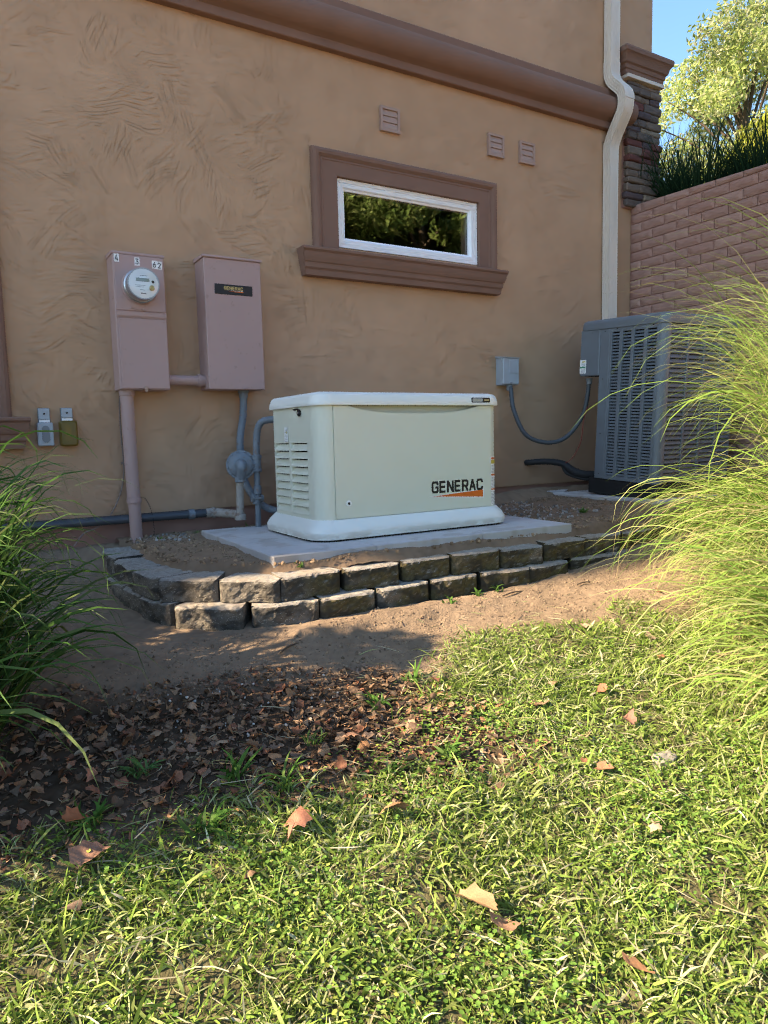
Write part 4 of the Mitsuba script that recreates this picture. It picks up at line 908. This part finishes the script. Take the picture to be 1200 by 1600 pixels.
addc('lawn_grass', tm(v.reshape(-1, 3), f), 'm_lawn', col.reshape(-1, 3), True, kind='stuff', label='short patchy weedy lawn grass in sun', category='grass')
print('lawn blades', n)
# clover and other small round leaves
x, y, d, r = scatter(LAWN, 90000, 41)
cl = nz(x, y, 2.6, 42)
keep = (d > .02 + .1 * r.uniform(0, 1, len(x))) & (r.uniform(0, 1, len(x)) < .8 * sm(.44, .66, cl)) & view_ok(x, y)
x, y = x[keep], y[keep]; n = len(x); r = np.random.default_rng(43)
def leaflets(x, y, z, n, r, size, tiltm=.5, k=6):
    """small oval leaves, each a fan of k triangles round a sunk middle"""
    an = np.arange(k) * 2 * np.pi / k
    s = r.uniform(*size, n); el = r.uniform(.6, 1, n)
    rot = r.uniform(0, 2 * np.pi, n); tl, ta_ = r.uniform(0, tiltm, n), r.uniform(0, 2 * np.pi, n)
    lx, ly = s[:, None] * np.cos(an), (s * el)[:, None] * np.sin(an)
    X = lx * np.cos(rot)[:, None] - ly * np.sin(rot)[:, None]; Y = lx * np.sin(rot)[:, None] + ly * np.cos(rot)[:, None]
    Z = np.tan(tl)[:, None] * (X * np.cos(ta_)[:, None] + Y * np.sin(ta_)[:, None])
    v = np.concatenate([np.stack([X, Y, Z], -1), np.stack([np.zeros(n), np.zeros(n), -s * .22], -1)[:, None]], 1) + np.stack([x, y, z], -1)[:, None]
    i = (np.arange(n) * (k + 1))[:, None]; a = np.arange(k)[None]
    f = np.stack([i + a, i + (a + 1) % k, i + k + a * 0], -1).reshape(-1, 3)
    return v.reshape(-1, 3), f
v, f = leaflets(x, y, Gd(x, y) + r.uniform(.008, .038, n), n, r, (.0028, .0068))
c0 = pick([(.17, .31, .06), (.23, .38, .08), (.14, .25, .05), (.40, .45, .09)], n, r, [.34, .3, .26, .10]) * (1 + .2 * r.normal(0, 1, (n, 1)))
addc('clover', tm(v, f), 'm_lawn', np.clip(np.repeat(c0, 7, 0), .01, .8), True, kind='stuff', label='small round-leaved clover and weeds mixed through the lawn', category='ground cover')
# cut straw and dry stems lying about
x, y, d, r = scatter(LAWN, 5500, 51)
keep = (d > -.30 * r.uniform(0, 1, len(x)) ** 2) & view_ok(x, y) & (r.uniform(0, 1, len(x)) < .75)
x, y = x[keep], y[keep]; n = len(x)
v, f = blades(np.stack([x, y, Gd(x, y) + r.uniform(.004, .035, n)], 1), r.uniform(0, 6.28, n), r.uniform(.03, .11, n), np.radians(r.uniform(-8, 22, n)), np.radians(r.uniform(-20, 8, n)), r.uniform(.0015, .0040, n), 3, 1.0, .8, 52)
c0 = pick([(.46, .40, .25), (.38, .34, .19), (.30, .33, .16), (.52, .47, .32)], n, r)
addc('dry_clippings', tm(v.reshape(-1, 3), f), 'm_lawn', blade_colors(c0, c0, n, 3, .15, 53).reshape(-1, 3), True, kind='stuff', label='straw coloured dry grass clippings strewn over lawn and dirt', category='clippings')

# fallen leaves
def leaf(size, r, curl=1.0, lobes=True):
    if lobes:
        an = np.radians([-90, -60, -38, -12, 12, 38, 62, 78, 90, 102, 118, 142, 168, 192, 218, 240]); rad = A([.40, .62, .52, .86, .66, 1.0, .70, .78, 1.12, .78, .70, 1.0, .66, .86, .52, .62])
    else:
        an = np.linspace(0, 2 * np.pi, 14, endpoint=False); rad = .55 + .45 * np.abs(np.sin(an))
    rad = (.38 + .62 * rad) * r.uniform(.66, 1.15, len(rad)); an = an + r.normal(0, .06, len(an)); k = len(an)
    if not lobes: rad = rad * A([1, r.uniform(.6, 1)])[(np.arange(k) > k * r.uniform(.3, .7)).astype(int)]
    P0 = np.stack([np.cos(an) * rad, np.sin(an) * rad], 1)
    V = np.vstack([P0, P0 * .5, [[0, .05]]])
    cx, cy, ph = r.uniform(.2, 1.0) * curl, r.uniform(-.3, .7) * curl, r.uniform(0, 6.28)
    z = (cx * .75 * V[:, 0] ** 2 + cy * .6 * V[:, 1] ** 2) + .16 * curl * (meshkit.noise(np.c_[V * 2.3, np.full(len(V), ph * 9)]) - .5) + .10 * curl * np.sin(V[:, 0] * 4 + ph) * V[:, 1] + .10 * np.abs(V[:, 0])
    V = np.c_[V, z] * size / 2
    i = np.arange(k); j = (i + 1) % k
    f = np.vstack([np.stack([i, j, k + j], 1), np.stack([i, k + j, k + i], 1), np.stack([k + i, k + j, i * 0 + 2 * k], 1)])
    st = A([[-.012, -.35, 0], [.012, -.35, 0], [.02, -.95, .06], [.0, -.95, .06]]) * size / 2; b = len(V)
    return np.vstack([V, st]), np.vstack([f, [[b, b + 1, b + 2], [b, b + 2, b + 3]]])
def place(V, x, y, r, lift=.01, tl=.5, rot=None):
    a, b, c_ = (r.uniform(0, 6.28) if rot is None else rot), r.normal(0, tl), r.normal(0, tl)
    if r.uniform() < .4: V = V * A([1, 1, -1])
    Rz = A([[math.cos(a), -math.sin(a), 0], [math.sin(a), math.cos(a), 0], [0, 0, 1]]); Rx = A([[1, 0, 0], [0, math.cos(b), -math.sin(b)], [0, math.sin(b), math.cos(b)]]); Ry = A([[math.cos(c_), 0, math.sin(c_)], [0, 1, 0], [-math.sin(c_), 0, math.cos(c_)]])
    W_ = V @ (Rz @ Rx @ Ry).T
    g0 = float(Gd(x, y)); return W_ + A([x, y, g0 + lift - min(0, W_[:, 2].min() * .7)])
def leafcol(V, c, r):
    k = (1 + .25 * (meshkit.noise(V * 60, 4) - .5) * 2)[:, None]; return np.clip(A(c) * k, .01, .8)
r = np.random.default_rng(61)
named = [(.919, -3.128, .105, (.30, .19, .10), 'long curled tan leaf lying in the near lawn'), (.930, -3.215, .085, (.33, .19, .12), 'pinkish tan leaf touching the long curled tan leaf'),
         (1.121, -3.414, .085, (.40, .21, .11), 'flat peach coloured leaf nearest the camera on the lawn'), (.195, -2.611, .105, (.22, .12, .08), 'large curled brown leaf at the left edge of the lawn'),
         (.668, -2.735, .10, (.30, .13, .08), 'crumpled reddish brown leaf where lawn meets the dark litter'), (.92, -2.784, .09, (.27, .15, .08), 'tan and brown leaf in the middle of the lawn edge'),
         (1.883, -2.743, .075, (.26, .13, .09), 'reddish brown leaf in the lawn near the tall sunlit grass'), (1.596, -2.902, .075, (.30, .14, .08), 'rust brown leaf pressed into the lawn below the pale stone'),
         (.985, -2.44, .09, (.33, .18, .11), 'pale brown leaf at the tip of the litter beside the lawn'), (1.69, -2.53, .07, (.28, .18, .11), 'small buff leaf on the thin grass right of the litter'),
         (.171, -2.47, .08, (.34, .12, .05), 'rust orange leaf in the shade beside the left clump')]
for x, y, s, c0, lab in named:
    V, F = leaf(s, r, 1.0); V = V * A([.5, 1.35, 1.6]) if 'curled tan leaf lying' in lab else V; V = place(V, x, y, r, .022, .2)
    addc('fallen_leaf', tm(V, F), 'm_dryleaf', leafcol(V, c0, r), True, label=lab, category='leaf')
x, y, d, rr = scatter(LITTER, 60000, 62, (-.5, 1.6, -2.8, -1.7))
wgt = d + .22 * (nz(x, y, 4, 63) - .5); k = np.nonzero(wgt > rr.uniform(.0, .20, len(x)))[0]
PL = [(.19, .115, .068), (.24, .145, .085), (.13, .08, .05), (.30, .20, .125), (.26, .115, .065), (.22, .15, .105), (.32, .17, .085)]
done, S = 0, []
for q in k[:470]:
    sunny = x[q] > 1.05 and y[q] < -2.15
    V, F = leaf(r.uniform(.020, .054), r, 1.4, r.uniform() < .35); V = place(V, x[q], y[q], r, r.uniform(.0, .022), .38)
    c0 = A(PL[r.integers(len(PL))]) * r.uniform(.45, 1.1)
    if done < 230:
        addc('fallen_leaf', tm(V, F), 'm_dryleaf', leafcol(V, c0, r), True, label='dry brown leaf in the litter between the left grass clump and the lawn', category='leaf', group='brown leaves in the litter patch')
        done += 1
    else: S.append((V, F, leafcol(V, c0, r)))
x, y, d, rr = scatter(LAWN, 700, 66)
for q in np.nonzero((d > -.15) & view_ok(x, y))[0][:34]:
    V, F = leaf(r.uniform(.03, .06), r, .8, r.uniform() < .5); V = place(V, x[q], y[q], r, r.uniform(.012, .03), .3)
    addc('fallen_leaf', tm(V, F), 'm_dryleaf', leafcol(V, A(PL[r.integers(len(PL))]) * r.uniform(.9, 1.4), r), True, label='small brown leaf caught in the short lawn grass', category='leaf', group='small leaves scattered over the lawn')
def joined(S):
    o, VV, FF, CC = 0, [], [], []
    for V, F, C in S: VV.append(V); FF.append(F + o); CC.append(C); o += len(V)
    return np.vstack(VV), np.vstack(FF), np.vstack(CC)
# crumbled bits under them
x, y, d, rr = scatter(LITTER, 16000, 64, (-.5, 1.6, -2.9, -1.65)); k = np.nonzero(d + .15 * (nz(x, y, 6, 65) - .5) > -.06)[0]
for q in k[:5200]:
    s = rr.uniform(.006, .022); a = rr.uniform(0, 6.28, 4); V = np.stack([np.cos(np.sort(a)) * s * rr.uniform(.5, 1), np.sin(np.sort(a)) * s, rr.normal(0, .35, 4) * s], 1) + A([x[q], y[q], float(Gd(x[q], y[q])) + .006])
    S.append((V, A([[0, 1, 2], [0, 2, 3]]), np.tile(A(PL[rr.integers(len(PL))]) * rr.uniform(.4, 1.3), (4, 1))))
V, F, C_ = joined(S)
addc('leaf_litter', tm(V, F), 'm_dryleaf', C_, False, kind='stuff', label='dark mat of broken brown leaves beside the left clump', category='leaf litter')

# soil crumbs and pebbles
def crumbs(key, pts, sizes, cols, **lab):
    ico = trimesh.creation.icosphere(0); r = np.random.default_rng(77); S = []
    iv, if_ = ico.vertices, ico.faces
    n = len(pts); V = iv[None] * (1 + .45 * r.uniform(-1, 1, (n, len(iv), 1))) * (sizes[:, None, None] * r.uniform(.6, 1.2, (n, 1, 3))) + pts[:, None]
    F = (if_[None] + (np.arange(n) * len(iv))[:, None, None]).reshape(-1, 3)
    addc(key, tm(V.reshape(-1, 3), F), 'm_clod', np.repeat(cols, len(iv), 0), False, **lab)
r = np.random.default_rng(71)
n = 9000; x, y = r.uniform(.25, 3.9, n), r.uniform(-2.35, -1.58, n); k = (sdist(LAWN, x, y) < .1) & (nz(x, y, 6, 72) > .36); x, y = x[k], y[k]; n = len(x)
x2, y2 = r.uniform(.76, 5.0, 16000), r.uniform(-1.45, .0, 16000); k = (sdist(TERR, x2, y2) > .02) & ~((x2 > 1.14) & (x2 < 3.01) & (y2 < -.2) & (y2 > -1.415)) & ~((x2 > 4.0) & (y2 > -1.23)) & (nz(x2, y2, 7, 73) > .40); x2, y2 = x2[k], y2[k]; n2 = len(x2)
pts = np.vstack([np.stack([x, y, Gd(x, y)], 1), np.stack([x2, y2, TZ(x2, y2)], 1)]); N = n + n2
sz = .0018 + np.where(np.arange(N) < n, .006, .010) * r.uniform(0, 1, N) ** 3.5
cc = np.where((np.arange(N) < n)[:, None], SAND, A([.26, .18, .115])) * r.uniform(.5, 1.35, (N, 1))
crumbs('soil_crumbs', pts, sz, cc, kind='stuff', label='loose crumbs of soil over dirt and terrace', category='soil')
n = 420; x, y = r.uniform(2.75, 3.6, n), r.uniform(-1.1, -.2, n); x3, y3 = r.uniform(.8, 1.6, 120), r.uniform(-.35, -.05, 120)
x, y = np.r_[x, x3], np.r_[y, y3]; k = (x > 3.03) | (x < 1.12); x, y = x[k], y[k]
crumbs('gravel', np.stack([x, y, TZ(x, y) + .003], 1), r.uniform(.004, .012, len(x)), A([.33, .30, .27]) * r.uniform(.4, 1.3, (len(x), 1)), kind='stuff', label='small grey gravel on the terrace soil near the wall', category='gravel')
x, y = r.uniform(.45, 1.1, 60), r.uniform(-2.3, -1.95, 60)
crumbs('white_grit', np.stack([x, y, Gd(x, y) + .008], 1), r.uniform(.002, .006, 60), A([.5, .48, .44]) * r.uniform(.6, 1.2, (60, 1)), kind='stuff', label='pale grit speckled in the dark leaf litter', category='grit')
m = rockmesh((1.823, -2.936, float(G(1.823, -2.936)) + .020), (.044, .026, .018), 3, 3, .6)
add('stone', m, 'm_rock', 40, label='pale whitish stone lying in the lawn near the tall sunlit grass', category='stone')

# weeds
def weed(name, x, y, z, h, n, sd, lab, wide=(.006, .012), pal=((.07, .15, .03), (.10, .19, .04), (.14, .22, .06))):
    k = thing(name, lab, 'weed'); r = np.random.default_rng(sd)
    v, f = blades(np.stack([x + r.normal(0, .012, n), y + r.normal(0, .012, n), np.full(n, z)], 1), r.uniform(0, 6.28, n), r.uniform(.5, 1, n) * h, np.radians(r.uniform(40, 85, n)), np.radians(r.uniform(-50, 40, n)), r.uniform(*wide, n), 5, 1.2, .4, sd)
    c0 = pick(pal, n, r); scene[k] = mikit.ply(tm(v.reshape(-1, 3), f), 'm_blade', True, color=blade_colors(c0, c0 * 1.2, n, 5, .15, sd).reshape(-1, 3).astype(np.float32))
weed('weed', .93, -.25, -.05, .07, 12, 1, 'small green weed right of the foot of the pink riser pipe')
weed('weed', 1.19, -.10, -.05, .06, 14, 2, 'low weed against the wall under the dark gas pipe')
weed('weed', 1.49, -.19, -.05, .10, 16, 3, 'weed growing under the gas regulator by the pad')
weed('weed', 1.13, -.80, -.05, .05, 9, 4, 'tiny weed in the soil at the left edge of the pad')
weed('weed', 1.28, -1.41, -.055, .045, 9, 5, 'tiny green weed at the near corner of the pad')
weed('weed', 1.932, -1.655, -.275, .075, 8, 6, 'pale sprout at the foot of the garden wall, left of two others')
weed('weed', 2.13, -1.625, -.268, .08, 9, 7, 'thin grass sprout at the foot of the garden wall, middle one')
weed('weed', 2.27, -1.62, -.268, .09, 10, 8, 'leafy sprout at the foot of the garden wall, right of the others')
weed('weed', 3.45, -1.05, -.0, .06, 26, 9, 'flat mossy green weed on the terrace before the condenser', (.004, .008))
weed('weed', 1.16, -2.30, -.405, .12, 14, 10, 'bright grass tuft at the edge of the leaf litter in the sun')
weed('weed', 1.36, -2.20, -.395, .13, 14, 11, 'upright grass tuft between the sandy dirt and the lawn')
weed('weed', .70, -2.56, -.452, .15, 18, 12, 'tall grass tuft standing in front of the dark leaf litter', (.005, .010))
weed('weed', .36, -2.33, -.41, .09, 26, 13, 'feathery green weed in the shaded leaf litter', (.004, .009), ((.08, .16, .05), (.12, .20, .07)))
weed('weed', .47, -2.62, -.465, .11, 24, 14, 'spreading grass tuft at the shaded lawn edge near the left clump')
weed('weed', 1.22, -2.62, -.465, .10, 20, 15, 'grass tuft beside the rust coloured leaves in the lawn')
weed('weed', .60, -2.44, -.44, .12, 20, 16, 'grass tuft rising from the litter right of the feathery weed')
weed('weed', .22, -2.47, -.44, .10, 20, 17, 'low grass tuft in shade nearest the left grass clump')
weed('weed', .86, -2.40, -.42, .10, 14, 18, 'thin tuft of grass standing alone in the middle of the litter', (.003, .006))
weed('weed', 1.02, -2.62, -.465, .09, 16, 19, 'grass tuft between the litter and the sunny lawn, near a pale brown leaf')
# twigs
for i, (x, y, a, L, lab) in enumerate([(2.30, -1.69, .1, .16, 'short brown twig on the sandy dirt near the garden wall'), (2.72, -1.76, -.1, .10, 'little reddish twig on the shaded edge of the dirt'), (1.05, -1.80, .6, .14, 'dark twig on the dirt below the curved end of the garden wall')]):
    p0 = A([x, y, float(Gd(x, y)) + .008]); dv = A([math.cos(a), math.sin(a), 0]) * L
    add('twig', tube([p0 - dv / 2, p0 + A([.0, .006, .006]), p0 + dv / 2 + A([0, 0, .002])], [.003, .004, .002], 6), 'm_bark', True, label=lab, category='twig')

# ---------------------------------------------------------------- trees
def leafcloud(cl, n, size, pal, r, p=None, jit=.25):
    """n leaves spread in the ellipsoid clusters cl = (centre, radii), denser towards their skins."""
    w = A([np.prod(c[1]) ** (2 / 3) for c in cl]); k = r.choice(len(cl), n, p=w / w.sum())
    d = r.normal(0, 1, (n, 3)); d /= np.linalg.norm(d, axis=1, keepdims=True); q = r.uniform(.25, 1.05, n) ** .6
    ctr = A([c[0] for c in cl])[k] + d * q[:, None] * A([c[1] for c in cl])[k]
    a = r.normal(0, 1, (n, 3)); a /= np.linalg.norm(a, axis=1, keepdims=True); b = np.cross(a, r.normal(0, 1, (n, 3))); b /= np.linalg.norm(b, axis=1, keepdims=True)
    s = r.uniform(.6, 1.2, n) * size; u, v_ = a * s[:, None], b * (s * .42)[:, None]
    nn = np.cross(a, b) * (s * .15)[:, None]
    V = np.stack([ctr - u, ctr + v_ + nn, ctr + u, ctr - v_ + nn], 1).reshape(-1, 3); i = np.arange(n) * 4
    F = np.vstack([np.stack([i, i + 1, i + 2], 1), np.stack([i, i + 2, i + 3], 1)])
    tone = (1 + jit * r.normal(0, 1, len(cl)))[k]
    C = pick(pal, n, r, p) * np.clip(tone * (1 + .15 * r.normal(0, 1, n)), .5, 1.7)[:, None]
    return V, F, np.clip(np.repeat(C, 4, 0), .01, .8)
def tree(name, label, x, y, z0, h, rad, crown0, n, size, pal, seed, ncl=40, p=None, squash=1.0, trunk=.16, group=None):
    k = thing(name, label, 'tree', group); r = np.random.default_rng(seed); cl = []
    for i in range(ncl):
        t = r.uniform(0, 1); zz = crown0 + (h - crown0) * t; env = rad * (math.sin(math.pi * min(.98, .12 + .82 * t)) ** .75)
        a, q = r.uniform(0, 6.28), env * math.sqrt(r.uniform(.08, 1)); s = rad * r.uniform(.16, .34)
        cl.append((A([x + q * math.cos(a), y + q * math.sin(a), z0 + zz]), A([s, s, s * .75 * squash])))
    top = A([x, y, z0 + h * .82])
    add(k + '__trunk', tube([(x, y, z0 - .3), (x + .1, y - .05, z0 + h * .3), (x - .05, y + .05, z0 + h * .6), top], [trunk * 1.25, trunk, trunk * .6, trunk * .15], 10, 5), 'm_bark', True)
    lim = []
    for c_, s in cl[::2]:
        b0 = A([x, y, z0 + max(h * .2, (c_[2] - z0) * .7)]); lim.append(tube([b0, (b0 + c_) / 2 + A([0, 0, .1 * rad]), c_], [trunk * .35, trunk * .2, trunk * .06], 5, 3))
    add(k + '__limbs', cat(*lim), 'm_bark', True)
    V, F, C = leafcloud(cl, n, size, pal, r, p)
    addc(k + '__crown', tm(V, F), 'm_leaf', C, False, kind='stuff')
tree('tree', 'tall pale yellow-green tree lit by the sun above the brick wall', 24.2, 11.2, 2.9, 11.6, 3.3, 3.4, 34000, .10, [(.34, .41, .13), (.44, .48, .18), (.26, .33, .10), (.54, .53, .32)], 201, 90, trunk=.2)
tree('tree', 'bright yellow-green tree low behind the grass at the right edge', 19.6, 6.4, 2.6, 6.6, 2.3, 1.2, 22000, .10, [(.34, .37, .05), (.42, .42, .08), (.26, .31, .05)], 202, 60, trunk=.12)
DK = [(.12, .18, .045), (.16, .23, .06), (.21, .28, .08), (.28, .33, .12)]
for i, (x, y, h, rad) in enumerate([(8.4, -8.0, 4.4, 2.0), (11.2, -10.2, 4.9, 2.3), (9.6, -12.2, 5.2, 2.4), (13.6, -12.0, 5.8, 2.6), (14.4, -8.4, 4.8, 2.2), (11.5, -6.9, 4.0, 1.8), (6.7, -9.6, 5.0, 2.0), (7.6, -12.4, 6.4, 2.6), (10.0, -9.6, 4.6, 2.0)]):
    tree('hedge_tree', 'dark bushy tree behind the viewer that shows only as a reflection in the window', x, y, 2.4, h, rad, .1, 20000, .12, DK, 210 + i, 95, trunk=.1, group='dark trees reflected in the window')
tree('shrub', 'leafy shrub just left of the picture that dapples the dirt with shade', -1.35, -1.42, -.25, 1.80, .60, .30, 2400, .07, [(.06, .12, .03), (.09, .16, .04)], 230, 34, trunk=.03)
